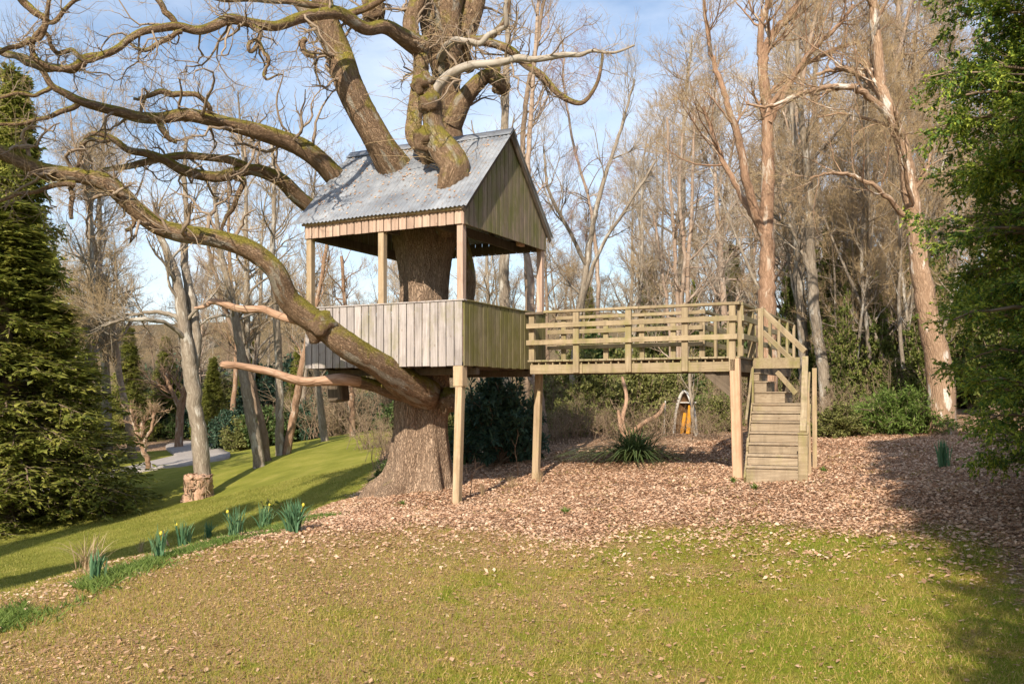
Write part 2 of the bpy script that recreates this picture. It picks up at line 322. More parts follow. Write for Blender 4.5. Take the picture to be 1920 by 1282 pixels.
def leaflets(g, P, n, size, wid, spread=.8, flatz=.5, t0=.05, bend=0., tri=False):
    Mn, K, _ = P.shape
    t = rng.uniform(t0, 1, (Mn, n))*(K-1); i = np.minimum(t.astype(int), K-2); f = (t-i)[..., None]; m = np.arange(Mn)[:, None]
    base = (P[m, i]*(1-f)+P[m, i+1]*f).reshape(-1, 3); tan = unit(P[m, i+1]-P[m, i]).reshape(-1, 3)
    rv = rng.normal(size=base.shape); rv[:, 2] *= flatz
    d = unit(tan+rv*spread); sz = rng.uniform(size[0], size[1], len(base))[:, None]
    up = rng.normal(size=base.shape)*.45+np.array([0, 0, 1.]); side = unit(np.cross(d, up)); 
    w_ = side*sz*wid
    tip = base+d*sz; tip[:, 2] -= sz[:, 0]*bend; midp = base+d*sz*.5
    if tri:
        V = np.stack([base, midp+w_*1.6, tip], 1).reshape(-1, 3); g.add(V, np.arange(len(V)).reshape(-1, 3)); return
    V = np.stack([base, midp+w_, tip, midp-w_], 1).reshape(-1, 3)
    g.add(V, np.arange(len(V)).reshape(-1, 4))
BOXF = np.array([[0, 3, 2, 1], [4, 5, 6, 7], [0, 1, 5, 4], [1, 2, 6, 5], [2, 3, 7, 6], [3, 0, 4, 7]])
def box_v(x0, x1, y0, y1, z0, z1): return np.array([[x0, y0, z0], [x1, y0, z0], [x1, y1, z0], [x0, y1, z0], [x0, y0, z1], [x1, y0, z1], [x1, y1, z1], [x0, y1, z1]], float)
def bevel_box(name, V, m, parent, bev=.004):
    """eight corners -> mesh with chamfered edges"""
    me = bpy.data.meshes.new(name); me.from_pydata([tuple(v) for v in V], [], [tuple(int(i) for i in f) for f in BOXF]); 
    if bev:
        import bmesh
        bm = bmesh.new(); bm.from_mesh(me); bmesh.ops.bevel(bm, geom=list(bm.edges), offset=bev, segments=1, affect='EDGES'); bm.to_mesh(me); bm.free()
    me.materials.append(m); o = bpy.data.objects.new(name, me); COL.objects.link(o); o.parent = parent; return o
def box(name, x0, x1, y0, y1, z0, z1, m, parent, bev=.004): return bevel_box(name, box_v(x0, x1, y0, y1, z0, z1), m, parent, bev)
def beam(name, A, B, wdt, hgt, m, parent, side=None, bev=.004):
    """square-section beam between two points; side = horizontal-ish width direction"""
    A = np.array(A, float); B = np.array(B, float); t = unit(B-A)
    if side is None: side = np.cross(t, [0, 0, 1.]) if abs(t[2]) < .95 else np.array([1., 0, 0])
    side = unit(np.array(side, float)-np.dot(side, t)*t); u = np.cross(side, t)
    V = [p+side*sx*wdt/2+u*sy*hgt/2 for p in (A, B) for sx, sy in ((-1, -1), (1, -1), (1, 1), (-1, 1))]
    mid = (A+B)/2; L_ = np.linalg.norm(B-A)
    V = np.array([[sx*wdt/2, sy*hgt/2, sz*L_/2] for sz in (-1, 1) for sx, sy in ((-1, -1), (1, -1), (1, 1), (-1, 1))])
    o = bevel_box(name, V, m, parent, bev)
    Mx = Matrix(((side[0], u[0], t[0], mid[0]), (side[1], u[1], t[1], mid[1]), (side[2], u[2], t[2], mid[2]), (0, 0, 0, 1)))
    if np.linalg.det(np.array([side, u, t])) < 0: Mx = Matrix(((side[0], -u[0], t[0], mid[0]), (side[1], -u[1], t[1], mid[1]), (side[2], -u[2], t[2], mid[2]), (0, 0, 0, 1)))
    o.matrix_local = Mx; return o
def thing(name, label, cat, loc=(0, 0, 0), rotz=0, group=None):
    o = bpy.data.objects.new(name, None); COL.objects.link(o); o.location = loc; o.rotation_euler = (0, 0, rotz); o.empty_display_size = .2
    o['label'] = label; o['category'] = cat
    if group: o['group'] = group
    return o
def tag(o, label, cat, group=None, kind=None):
    if label: o['label'] = label
    if cat: o['category'] = cat
    if group: o['group'] = group
    if kind: o['kind'] = kind
    return o
def dup(root, loc, rotz=0, sc=1., label=None, group=None, cat=None, name=None):
    r = root.copy(); COL.objects.link(r); r.location = loc; r.rotation_euler = (0, 0, rotz)
    r.scale = (sc, sc, sc) if isinstance(sc, (int, float)) else sc
    if label: r['label'] = label
    if cat: r['category'] = cat
    if name: r.name = name
    if group: r['group'] = group
    elif 'group' in r: del r['group']
    for ch in list(root.children):
        c = ch.copy(); COL.objects.link(c); c.parent = r
    return r

# ------------------------------------------------------------------ terrain
CP = np.array([
 (0, 0, 0), (-3, 0, -.05), (4, 0, .1), (-3, 5, -.1), (0, 5, -.02), (3, 5, .08), (6, 5, .3), (-.8, 13.6, -.02), (.4, 16.2, .11), (3.46, 13.83, .355), (3.7, 12.9, .37),
 (0, 10, 0), (2, 10, .16), (5, 9, .35), (7, 12, .62), (9.3, 20, .92), (8, 16, .78), (4.8, 14.5, .42), (3.2, 19, .60), (4, 17.5, .50), (-.3, 19.5, .30), (1.5, 17.5, .33),
 (-2.2, 14.5, -.06), (-2.7, 11.2, 0), (-3.5, 9.2, -.04), (-3.7, 7.4, -.06), (-5, 8.8, -.32), (-8, 9, -1.0), (-8, 14, -1.35), (-5, 13.5, -.85), (-4.2, 17.5, -.75), (-3.2, 16.2, -.35),
 (-10, 20, -1.55), (-8.7, 25, -1.2), (-14.8, 40, -1.2), (-6.2, 35, .1), (-7.9, 28, -.59), (-18, 54, -1.2), (-20, 25, -2.), (-26, 40, -1.7), (-3, 30, .3), (-2.6, 22, -.05), (-5, 22, -.55),
 (0, 40, .8), (10, 35, 1.3), (20, 30, 1.5), (0, 80, 1.2), (30, 80, 2.2), (-40, 80, -.8), (60, 60, 2.5), (-60, 60, -1.5), (40, -20, 1), (-20, -20, -1), (0, 160, 4), (-90, 160, 1), (90, 160, 5), (-90, 0, -4), (90, 0, 3), (-12, 5, -1.6), (0, -30, 0)], float)
def _tps(r2): return np.where(r2 > 0, r2*np.log(np.maximum(r2, 1e-12))*.5, 0)
_n = len(CP); _d = ((CP[:, None, :2]-CP[None, :, :2])**2).sum(-1)
_A = np.zeros((_n+3, _n+3)); _A[:_n, :_n] = _tps(_d)+np.eye(_n)*.02; _A[:_n, _n] = 1; _A[:_n, _n+1:] = CP[:, :2]; _A[_n, :_n] = 1; _A[_n+1:, :_n] = CP[:, :2].T
_w = np.linalg.solve(_A, np.r_[CP[:, 2], 0, 0, 0])
def sst_(v): v = np.clip(v, 0, 1); return v*v*(3-2*v)
def H(x, y):
    x = np.asarray(x, float); y = np.asarray(y, float); sh = np.broadcast(x, y).shape
    x = np.broadcast_to(x, sh).ravel(); y = np.broadcast_to(y, sh).ravel(); o = np.empty(len(x))
    for s0 in range(0, len(x), 40000):
        xs, ys = x[s0:s0+40000], y[s0:s0+40000]
        o[s0:s0+40000] = _tps((xs[:, None]-CP[:, 0])**2+(ys[:, None]-CP[:, 1])**2)@_w[:_n]+_w[_n]+_w[_n+1]*xs+_w[_n+2]*ys
    r = np.hypot(x, y)
    o = o+.018*np.sin(x*1.9+1)*np.sin(y*1.6)+.010*np.sin(x*4.3+y*2.1)+13*sst_((y-85)/90)*(1-.45*sst_((x-10)/60))
    return o.reshape(sh) if sh else float(o[0])
def W(px, py, d): return np.array([(px-CX)/FPX*d, d, EYE+(HY-py)/FPX*d])
def gp(px, py, tmax=170.):
    d = np.concatenate([np.linspace(3, 30, 541), np.linspace(30.2, tmax, 700)])
    z = EYE+(HY-py)/FPX*d; h = H((px-CX)/FPX*d, d); k = np.nonzero(z < h)[0]
    if len(k) == 0 or k[0] == 0: dd = d[-1] if len(k) == 0 else d[0]
    else:
        i = k[0]; a, b = z[i-1]-h[i-1], h[i]-z[i]; dd = d[i-1]+(d[i]-d[i-1])*a/(a+b)
    x = (px-CX)/FPX*dd; return np.array([x, dd, float(H(x, dd))])
def axis(lo, hi, c, s0, gr):
    a = [c]; s_ = s0
    while a[-1] < hi: a.append(a[-1]+s_); s_ *= gr
    b = [c]; s_ = s0
    while b[-1] > lo: b.append(b[-1]-s_); s_ *= gr
    return np.array(sorted(set(a+b)))
def interp(x, xs, ys): return np.interp(x, xs, ys)
def sst(x): x = np.clip(x, 0, 1); return x*x*(3-2*x)
def masks(x, y):
    yb = interp(x, [-4, -3, -1, .25, 2.35, 3.4, 4.4, 6], [9.7, 10.4, 10.5, 10.3, 9.6, 9.2, 8.4, 5])
    wob = .35*np.sin(x*2.3)+.2*np.sin(x*5.1+y)
    litter = sst((y-yb+wob+.9)/2.2)
    xb = interp(y, [0, 5, 6.3, 8.6, 9.5], [3.2, 3.1, 3.4, 4.3, 6])
    litter = np.maximum(litter, .75*sst((x-xb+.3)/.8)*(y < 12))
    cr = interp(y, [0, 7.4, 9.3, 11, 14.5, 17, 20, 30, 45], [-4.6, -3.75, -3.45, -3.0, -2.9, -2.8, -2.7, -3.6, -5.5])
    lawn = sst((cr-x-.15)/.7)*sst((52-y)/6)
    dry = np.clip(.66-.12*(x+.5)+.04*(y-6), 0, 1)*(1-lawn)
    far = sst((y-24)/6)*(x > -4)+sst((y-46)/6)
    litter = np.where(far > 0, np.maximum(litter, np.clip(far, 0, .7)), litter)
    litter = litter*(1-lawn)
    bank = np.exp(-((x-cr+.9)/.55)**2)*(y < 13)*(y > 6)
    dry = np.clip(dry+bank*.8, 0, 1); lawn = np.clip(lawn-bank*.75*sst((12.5-y)/3), 0, 1)
    return litter, lawn, dry
xs = axis(-320, 320, 1, .13, 1.032); ys = axis(-60, 420, 10, .13, 1.028)
X, Y = np.meshgrid(xs, ys); Z = H(X, Y)
g = Geo(); idx = np.arange(X.size).reshape(X.shape)
g.add(np.stack([X, Y, Z], -1), np.stack([idx[:-1, :-1], idx[:-1, 1:], idx[1:, 1:], idx[1:, :-1]], -1).reshape(-1, 4))
ground = g.obj('ground', M['ground'], bk=False); ground['kind'] = 'structure'
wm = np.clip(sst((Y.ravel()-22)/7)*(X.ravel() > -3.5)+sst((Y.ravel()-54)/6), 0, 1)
ms = np.stack([*masks(X.ravel(), Y.ravel()), wm], -1).astype(np.float32)
ca = ground.data.color_attributes.new('mask', 'FLOAT_COLOR', 'POINT'); ca.data.foreach_set('color', ms.ravel())

# path
pairs = [((60, 928), (90, 911)), ((140, 912), (150, 901)), ((206, 896), (200, 887)), ((260, 886), (255, 874)), ((310, 878), (300, 863)), ((370, 870), (326, 857)), ((415, 863), (324, 852)), ((432, 855), (316, 847)), ((420, 846), (311, 842)), ((400, 839), (312, 837)), ((400, 834), (322, 833)), ((412, 830), (345, 829.5))]
A = catmull([gp(*a) for a, b in pairs], 5); B = catmull([gp(*b) for a, b in pairs], 5)
g = Geo(); tt = np.linspace(0, 1, 9)[None, :, None]; Pg = A[:, None]*(1-tt)+B[:, None]*tt; Pg[..., 2] = H(Pg[..., 0], Pg[..., 1])+.03+.0014*Pg[..., 1]
Pg = np.concatenate([Pg[:, :1]-[0, 0, .5], Pg, Pg[:, -1:]-[0, 0, .5]], 1)
idx = np.arange(Pg.shape[0]*11).reshape(-1, 11)
g.add(Pg, np.stack([idx[:-1, :-1], idx[1:, :-1], idx[1:, 1:], idx[:-1, 1:]], -1).reshape(-1, 4))
tag(g.obj('path', M['path'], smooth=False, bk=False), None, None, kind='structure')

# ------------------------------------------------------------------ tree house (local x right along the front, y back)
C0 = np.array([-.736, 13.6]); ROT = math.atan2(-.456, .89); EX = np.array([math.cos(ROT), math.sin(ROT)]); EY = np.array([-math.sin(ROT), math.cos(ROT)])
def LW(x, y, z=0): p = C0+EX*x+EY*y; return np.array([p[0], p[1], z])
TH = thing('tree_house', 'square timber tree house with grey corrugated roof around the big oak', 'tree house', (C0[0], C0[1], 0), ROT)
FW, DP = 3.0, 2.9; ZB, ZP, ZF, ZE = 2.05, 3.05, 4.18, 4.45
nb = 21; bw = FW/nb; gap = .016
for i in range(nb):
    x0 = -FW+i*bw; dz = random.uniform(-.006, .006)
    box('board', x0+gap/2, x0+bw-gap/2, -.022, 0+random.uniform(-.002, .002), ZB+dz, ZP-.025, M['w_front'], TH)
    box('fascia_board', x0+gap/2, x0+bw-gap/2, -.022, 0, ZF+random.uniform(-.004, .004), ZE-.035, M['w_pink'], TH)
nd = 20; dw = DP/nd
for i in range(nd):
    y0 = i*dw; dz = random.uniform(-.008, .008)
    box('board', 0, .022+random.uniform(-.003, .003), y0+gap/2, y0+dw-gap/2, ZB+dz, ZP-.025, M['w_green'], TH)
    # gable board under the roof line
    pr = .04
    def rz(y): return ZE+.02+(5.93-ZE)*(1-abs(y-DP/2)/(DP/2))
    a, b_ = y0+gap/2, y0+dw-gap/2
    tp = (max(rz(a)-pr, ZF+.05), max(rz(b_)-pr, ZF+.05))
    V = box_v(0, .024, a, b_, ZF, 1); V[4][2] = V[5][2] = tp[0]; V[6][2] = V[7][2] = tp[1]
    bevel_box('gable_board', V, M['w_gable'], TH, .003)
for i in range(nd):
    y0 = i*dw; a, b_ = y0+gap/2, y0+dw-gap/2
    V = box_v(-FW-.024, -FW, a, b_, ZF, 1); V[4][2] = V[5][2] = rz(a)-pr; V[6][2] = V[7][2] = rz(b_)-pr
    bevel_box('gable_board', V, M['w_gable'], TH, 0)
    box('board', -FW-.022, -FW, a, b_, ZB, ZP-.025, M['w_green'], TH, 0)
for i in range(nb):
    x0 = -FW+i*bw; box('board', x0+gap/2, x0+bw-gap/2, DP, DP+.022, ZB, ZP-.025, M['w_green'], TH, 0)
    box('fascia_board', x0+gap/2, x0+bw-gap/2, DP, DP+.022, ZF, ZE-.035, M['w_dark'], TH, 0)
# backing rails behind the boards, cap rails
for z0 in (ZB+.06, ZB+.45, ZP-.13):
    box('wall_rail', -FW, 0-.002, .003, .05, z0, z0+.09, M['w_green'], TH, 0)
    box('wall_rail', -.05, -.002, .055, DP-.055, z0, z0+.09, M['w_green'], TH, 0)
    box('wall_rail', -FW, -FW+.05, .055, DP-.055, z0, z0+.09, M['w_green'], TH, 0)
    box('wall_rail', -FW, 0-.002, DP-.05, DP-.003, z0, z0+.09, M['w_green'], TH, 0)
box('cap_rail', -FW-.03, .035, -.035, .07, ZP-.022, ZP, M['w_front'], TH)
box('cap_rail', -.07, .035, .075, DP+.035, ZP-.022, ZP, M['w_green'], TH)
box('cap_rail', -FW-.03, -FW+.07, .075, DP+.035, ZP-.022, ZP, M['w_green'], TH)
box('cap_rail', -FW+.075, -.075, DP-.07, DP+.035, ZP-.022, ZP, M['w_green'], TH)
for (x, y) in ((-.06, .06), (-1.5, .055), (-FW+.06, .055), (-.06, DP-.06), (-FW+.06, DP-.06)):
    s_ = .052
    box('post', x-s_+.0, x+s_, y-s_+.0, y+s_, ZB+.08, ZE-.04, M['w_post'] if x < -1 else M['w_pink'], TH)
box('corner_trim', .001, .03, -.03, -.001, ZF-.01, ZE-.03, M['w_pink'], TH)
# floor boards, joists, beams
for i in range(20):
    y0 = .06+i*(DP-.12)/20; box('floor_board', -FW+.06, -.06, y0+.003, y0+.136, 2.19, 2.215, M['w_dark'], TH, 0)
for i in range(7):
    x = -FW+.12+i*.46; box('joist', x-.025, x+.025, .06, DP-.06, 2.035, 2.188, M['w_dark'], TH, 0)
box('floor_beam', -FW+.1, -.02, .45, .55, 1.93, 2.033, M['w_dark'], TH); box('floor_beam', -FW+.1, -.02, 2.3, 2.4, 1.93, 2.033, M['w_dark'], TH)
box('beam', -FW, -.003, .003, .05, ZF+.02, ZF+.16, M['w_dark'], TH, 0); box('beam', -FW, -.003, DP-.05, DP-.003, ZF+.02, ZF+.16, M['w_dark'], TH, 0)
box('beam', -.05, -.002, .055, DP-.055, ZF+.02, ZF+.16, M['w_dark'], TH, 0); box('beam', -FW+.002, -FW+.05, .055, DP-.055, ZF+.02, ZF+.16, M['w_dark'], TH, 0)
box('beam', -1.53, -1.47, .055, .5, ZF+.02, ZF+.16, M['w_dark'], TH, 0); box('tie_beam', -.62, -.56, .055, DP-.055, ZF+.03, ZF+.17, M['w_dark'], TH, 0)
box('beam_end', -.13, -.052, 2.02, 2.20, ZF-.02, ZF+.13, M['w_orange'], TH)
for x in (-2.6, -2.15, -1.0, -.55, -.1):
    beam('rafter', (x, .02, ZE-.05), (x, DP/2-.02, 5.84), .045, .09, M['w_dark'], TH, side=(1, 0, 0), bev=0); beam('rafter', (x, DP-.02, ZE-.05), (x, DP/2+.02, 5.84), .045, .09, M['w_dark'], TH, side=(1, 0, 0), bev=0)
box('eaves_batten', -FW-.04, .02, -.06, -.024, ZE-.06, ZE-.012, M['w_post'], TH)
# support posts
zc = H(*LW(-.07, .05)[:2]); bb = H(*LW(-.07, DP-.07)[:2])
beam('support_post', (-.13, .03, zc-.3), (-.075, .05, 1.78), .115, .115, M['w_post'], TH, side=(1, 0, 0), bev=.01)
box('post_head', -.165, .0, -.02, .13, 1.74, 2.05, M['w_post'], TH, .008)
beam('support_post', (-.14, DP-.1, bb-.3), (-.08, DP-.07, 2.03), .12, .12, M['w_post'], TH, side=(1, 0, 0), bev=.01)
beam('support_post', (-FW+.3, .5, 1.5), (-FW+.25, .5, 1.93), .3, .25, M['w_dark'], TH, side=(1, 0, 0), bev=.03)
# corrugated roof: sheets per slope
RX0, RX1 = -FW-.17, .10; slope = (5.95-4.44)/(DP/2+.11)
def sheet(xa, xb, side, lift, m=M['roof'], name='roof_sheet'):
    nx = int((xb-xa)/.0755*8); x = np.linspace(xa, xb, nx+1); nv = 8; v = np.linspace(0, 1, nv+1)
    Xg, Vg = np.meshgrid(x, v); run = DP/2+.11
    yy = -.11+Vg*run; zz = 4.42+lift+Vg*(5.95-4.42)+.0095*np.cos(Xg*2*np.pi/.0755)
    zz += .006*np.sin(Xg*3.1+Vg*4)
    if side: yy = DP-yy
    g = Geo(); i = np.arange(Xg.size).reshape(Xg.shape); f = np.stack([i[:-1, :-1], i[:-1, 1:], i[1:, 1:], i[1:, :-1]], -1).reshape(-1, 4)
    nV = Xg.size; V = np.stack([Xg, yy, zz], -1).reshape(-1, 3); V2 = V-np.array([0, 0, .003])
    g.add(np.vstack([V, V2]), np.vstack([f, f[:, ::-1]+nV]))
    return g.obj(name, m, TH, bk=False)
ns = 4; sw = (RX1-RX0)/ns
for k in range(ns):
    sheet(RX0+k*sw-.02, RX0+(k+1)*sw+.02, 0, .004*(k % 2)+.002*k); sheet(RX0+k*sw-.02, RX0+(k+1)*sw+.02, 1, .004*(k % 2)+.002*k)
for s_ in (0, 1):
    y1 = DP/2-.13 if not s_ else DP/2+.13
    A_ = [(RX0-.02, DP/2, 5.985), (RX1+.02, DP/2, 5.985), (RX1+.02, y1, 5.985-.13*slope), (RX0-.02, y1, 5.985-.13*slope)]
    g = Geo(); V = np.array(A_); g.add(np.vstack([V, V-[0, 0, .004]]), BOXF[[1, 0, 2, 3, 4, 5]][:, :]); g.obj('ridge_cap', M['roof'], TH, smooth=False, bk=False)
beam('verge_board', (.062, -.10, 4.36), (.062, DP/2, 5.89), .02, .08, M['w_dark'], TH, side=(1, 0, 0), bev=0); beam('verge_board', (.062, DP+.10, 4.36), (.062, DP/2, 5.89), .02, .08, M['w_dark'], TH, side=(1, 0, 0), bev=0)

nl = 420; lx = rng.uniform(RX0+.1, RX1-.1, nl); lt = rng.uniform(.03, .97, nl)**.9; cl = rng.uniform(0, 6.28, nl); ls = rng.uniform(.012, .034, nl)
sd_ = np.array([0, DP/2+.11, 1.53]); sd_ = sd_/np.linalg.norm(sd_); c_ = np.stack([lx, -.11+lt*(DP/2+.11), 4.42+lt*1.53+.022], -1); e1 = np.cos(cl)[:, None]*np.array([1., 0, 0])+np.sin(cl)[:, None]*sd_; e2 = -np.sin(cl)[:, None]*np.array([1., 0, 0])+np.cos(cl)[:, None]*sd_
g = Geo(); V = np.stack([c_-e1*ls[:, None], c_+e2*ls[:, None]*.5+[0, 0, .006], c_+e1*ls[:, None], c_-e2*ls[:, None]*.5], 1).reshape(-1, 3); g.add(V, np.arange(nl*4).reshape(-1, 4)); g.obj('roof_leaves', M['scattered'], TH, smooth=False, bk=False)['kind'] = 'stuff'
# ------------------------------------------------------------------ walkway
WK = thing('wooden_walkway', 'raised wooden walkway with rail fence between tree house and steps', 'walkway', (C0[0], C0[1], 0), ROT)
YF, YBk, XE = 2.12, 2.93, 3.63; ZD = 2.205
xx = .06
while xx < XE-.02:
    box('deck_board', xx, min(xx+.122, XE+.02), YF-.045, YBk+.03, ZD-.03, ZD+random.uniform(-.002, .002), M['w_deck'], WK, .003)
    box('packer', xx+.055, xx+.075, YF-.012, YF+.03, ZD-.078, ZD-.032, M['w_rail'], WK, 0)
    xx += .13
yy = YBk+.04
while yy < 6.5:
    box('deck_board', 2.80, XE+.02, yy, yy+.122, ZD-.03, ZD+random.uniform(-.002, .002), M['w_deck'], WK, 0); yy += .13
box('fascia_beam', .10, 1.06, YF-.03, YF+.025, ZD-.235, ZD-.08, M['w_rail'], WK); box('fascia_beam', 1.065, XE-.10, YF-.033, YF+.022, ZD-.232, ZD-.08, M['w_rail'], WK)
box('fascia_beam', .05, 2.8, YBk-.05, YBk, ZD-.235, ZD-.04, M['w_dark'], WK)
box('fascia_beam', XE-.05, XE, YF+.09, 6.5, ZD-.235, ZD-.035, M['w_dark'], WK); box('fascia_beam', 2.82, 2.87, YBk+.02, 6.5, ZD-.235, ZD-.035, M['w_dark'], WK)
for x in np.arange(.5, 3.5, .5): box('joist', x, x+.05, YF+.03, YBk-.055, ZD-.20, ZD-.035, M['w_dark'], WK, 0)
def zdrop(x): return -.0*x
pf = [(.08, ZD+.0), (.92, ZD-.225), (1.83, ZD-.225), (2.76, ZD-.225), (3.50, ZD-.225)]
for x, zb in pf: box('rail_post', x-.005, x+.095, YF-.085 if zb < ZD-.1 else YF-.03, YF-.036 if zb < ZD-.1 else YF+.05, zb, 2.985, M['w_railv'], WK)
box('top_rail', .38, 2.05, YF-.10, YF+.01, 2.988, 3.03, M['w_rail'], WK); box('top_rail', 2.054, XE+.03, YF-.10, YF+.01, 2.986, 3.03, M['w_rail'], WK); box('top_rail', .02, .376, YF-.08, YF+.02, 2.975, 3.015, M['w_dark'], WK)  # short length at the house is dark: its shade is put into the colour
for z0, xa in ((2.735, .07), (2.455, .07)):
    box('rail', xa, 1.95, YF-.125, YF-.087, z0, z0+.082, M['w_rail'], WK); box('rail', 1.955, XE+.0, YF-.128, YF-.088, z0+.003, z0+.085, M['w_rail'], WK)
for x in (.3, 1.1, 1.75, 2.3, 2.79): box('rail_post', x, x+.09, YBk-.0, YBk+.045, 2.22, 2.94, M['w_railv'], WK)
box('top_rail', .22, 2.90, YBk-.05, YBk-.002, 2.945, 3.0, M['w_rail'], WK)
for z0 in (2.69, 2.42): box('rail', .05, 2.86, YBk-.045, YBk-.003, z0, z0+.075, M['w_rail'], WK)
# side rails at the end and of the arm that runs back
box('rail_post', XE-.03, XE+.06, YF+.02, YF+.07, ZD, 2.985, M['w_railv'], WK); box('rail_post', XE-.04, XE+.05, 2.88, 2.97, ZD, 2.95, M['w_railv'], WK)
box('top_rail', XE-.055, XE+.06, YF+.015, 3.0, 2.987, 3.027, M['w_deck'], WK)
for z0 in (2.735, 2.455): box('rail', XE+.062, XE+.10, YF-.1, 3.0, z0, z0+.085, M['w_deck'], WK)
for x, ya, posts in ((2.81, 2.99, (3.7, 4.6, 5.5, 6.4)), (XE+.0, 3.56, (3.5, 4.2, 5.0, 5.8, 6.5))):
    box('top_rail', x-.05, x+.05, ya, 6.55, 2.987, 3.027, M['w_deck'], WK)
    for z0 in (2.70, 2.43): box('rail', x-.02, x+.02, ya, 6.55, z0, z0+.085, M['w_deck'], WK)
    for py_ in posts: box('rail_post', x+.022, x+.07, py_, py_+.09, ZD, 2.985, M['w_railv'], WK)
zc = H(*LW(XE-.03, YF)[:2])
beam('support_post', (XE-.0, YF-.02, zc-.3), (XE-.055, YF-.02, ZD-.035), .15, .13, M['w_orange'], WK, side=(1, 0, 0), bev=.012)
for x, y in ((XE-.06, 6.3), (2.9, 6.3)): box('support_post', x-.06, x+.06, y-.06, y+.06, H(*LW(x, y)[:2])-.2, ZD-.04, M['w_dark'], WK)
beam('brace', (XE-.5, YF+.05, ZD-.24), (XE-.10, YF+.05, ZD-.58), .05, .12, M['w_dark'], WK, bev=0)
V = np.array([[XE-.52, YF+.05, ZD-.24], [XE-.12, YF+.05, ZD-.24], [XE-.12, YF+.08, ZD-.24], [XE-.52, YF+.08, ZD-.24], [XE-.30, YF+.05, ZD-.39], [XE-.12, YF+.05, ZD-.52], [XE-.12, YF+.08, ZD-.52], [XE-.30, YF+.08, ZD-.39]])[[4, 5, 6, 7, 0, 1, 2, 3]]
bevel_box('gusset', V, M['w_dark'], WK, 0)

# ------------------------------------------------------------------ steps (own frame: x right, y up the flight)
SD = unit(np.array([.33, .944])); SR = np.array([SD[1], -SD[0]]); S0 = np.array([3.345, 12.95]); SROT = math.atan2(SR[1], SR[0])
ST = thing('wooden_steps', 'steep wooden garden steps of grooved deck boards with handrails', 'steps', (S0[0], S0[1], 0), SROT)
zs = [float(H(3.7, 12.9))-.03, .60, .755, .91, 1.065, 1.22, 1.36, 1.485]; WD_ = .80
for k in range(7):
    y0 = k*.205
    box('riser', .0, WD_, y0, y0+.024, zs[k]+(.004 if k else -.06), zs[k+1]-.034, M['w_groove'], ST, .003)
    box('tread', -.01, WD_+.01, y0-.022, y0+.205 if k < 6 else y0+.75, zs[k+1]-.028, zs[k+1], M['w_groove'], ST, .004)
for x in (-.035, WD_+.005): beam('stringer', (x+.015, .02, zs[0]+.02), (x+.015, 1.35, zs[7]-.06), .03, .19, M['w_rail'], ST, side=(1, 0, 0))
def TS(p): d = np.array([p[0]-S0[0], p[1]-S0[1]]); return np.array([d@SR, d@SD, p[2]])
def LS(x, y, z): return TS(LW(x, y, z))
for z0, z1, xe, nm in ((1.49, 1.665, .52, 'upper_step'), (1.67, 1.835, .235, 'upper_step'), (1.84, 1.975, .12, 'upper_step')):
    a, b_ = LS(XE+.0, 3.0, 0), LS(XE+xe, 3.0, 0); c, d_ = LS(XE+.0, 3.66, 0), LS(XE+xe, 3.66, 0)
    V = np.array([[*p[:2], z] for z in (z0, z1-.022) for p in (a, b_, d_, c)]); bevel_box(nm, V, M['w_groove'], ST, .003)
    V = np.array([[*(p[:2]+q), z] for z in (z1-.02, z1) for p, q in ((a, (-.0, -.02)), (b_, (.02, -.02)), (d_, (.02, .02)), (c, (-.0, .02)))]); bevel_box('tread', V, M['w_groove'], ST, .003)
beam('landing_beam', LS(XE+.03, 2.97, 2.12), LS(XE+.76, 2.97, 2.12), .045, .17, M['w_rail'], ST)
zt = lambda x, y: float(H(*(S0+SR*x+SD*y)))-.15
nw = box('newel_post', WD_-.09, WD_+.04, -.07, .0, zs[0]-.15, 1.06, M['w_rail'], ST, .006); box('newel_cap', WD_-.10, WD_+.05, -.085, .012, 1.062, 1.085, M['w_rail'], nw, .004)
P1 = TS(W(1510, 672, 14.35)); beam('handrail', (WD_-.025, -.03, 1.08), P1, .09, .09, M['w_railv'], ST, side=(1, 0, 0))
P2 = TS(W(1430, 583, 15.05)); P1b = TS(W(1510, 659, 14.5))
beam('handrail', P1b, P2, .05, .085, M['w_railv'], ST); beam('rail', TS(W(1490, 680, 14.6)), TS(W(1430, 622, 15.02)), .035, .08, M['w_railv'], ST)
beam('top_post', TS(W(1426, 672, 15.0)), TS(W(1426, 579, 15.0)), .085, .085, M['w_railv'], ST, side=(1, 0, 0)); beam('top_post', TS(W(1414, 672, 14.9)), TS(W(1414, 590, 14.9)), .06, .06, M['w_railv'], ST, side=(1, 0, 0))
beam('cap_rail', TS(W(1408, 581, 14.95)), TS(W(1432, 580, 15.1)), .08, .04, M['w_railv'], ST)
beam('brace', TS(W(1457, 697, 14.45)), TS(W(1493, 738, 14.25)), .045, .075, M['w_rail'], ST)
for px_, d_, wd in ((1509, 14.35, .075), (1517, 13.6, .07), (1527, 14.5, .07)):
    b_ = W(px_+1, 742, d_); z_ = float(H(b_[0], b_[1])); top = W(px_, 668 if d_ < 14.4 else 690, d_)
    if px_ == 1517: top = W(1513, 735, d_)
    beam('side_post', TS([b_[0], b_[1], z_-.2]), TS(top), wd, wd, M['w_post'], ST, side=(1, 0, 0))
for pa, pb in (((1411, 690, 14.7), (1399, 790, 13.2)), ((1411, 755, 14.6), (1401, 840, 13.3))): beam('left_rail', TS(W(*pa)), TS(W(*pb)), .035, .075, M['w_railv'], ST)
beam('side_post', TS(W(1411, 800, 14.3)), TS(W(1411, 690, 14.3)), .04, .04, M['w_railv'], ST, side=(1, 0, 0))
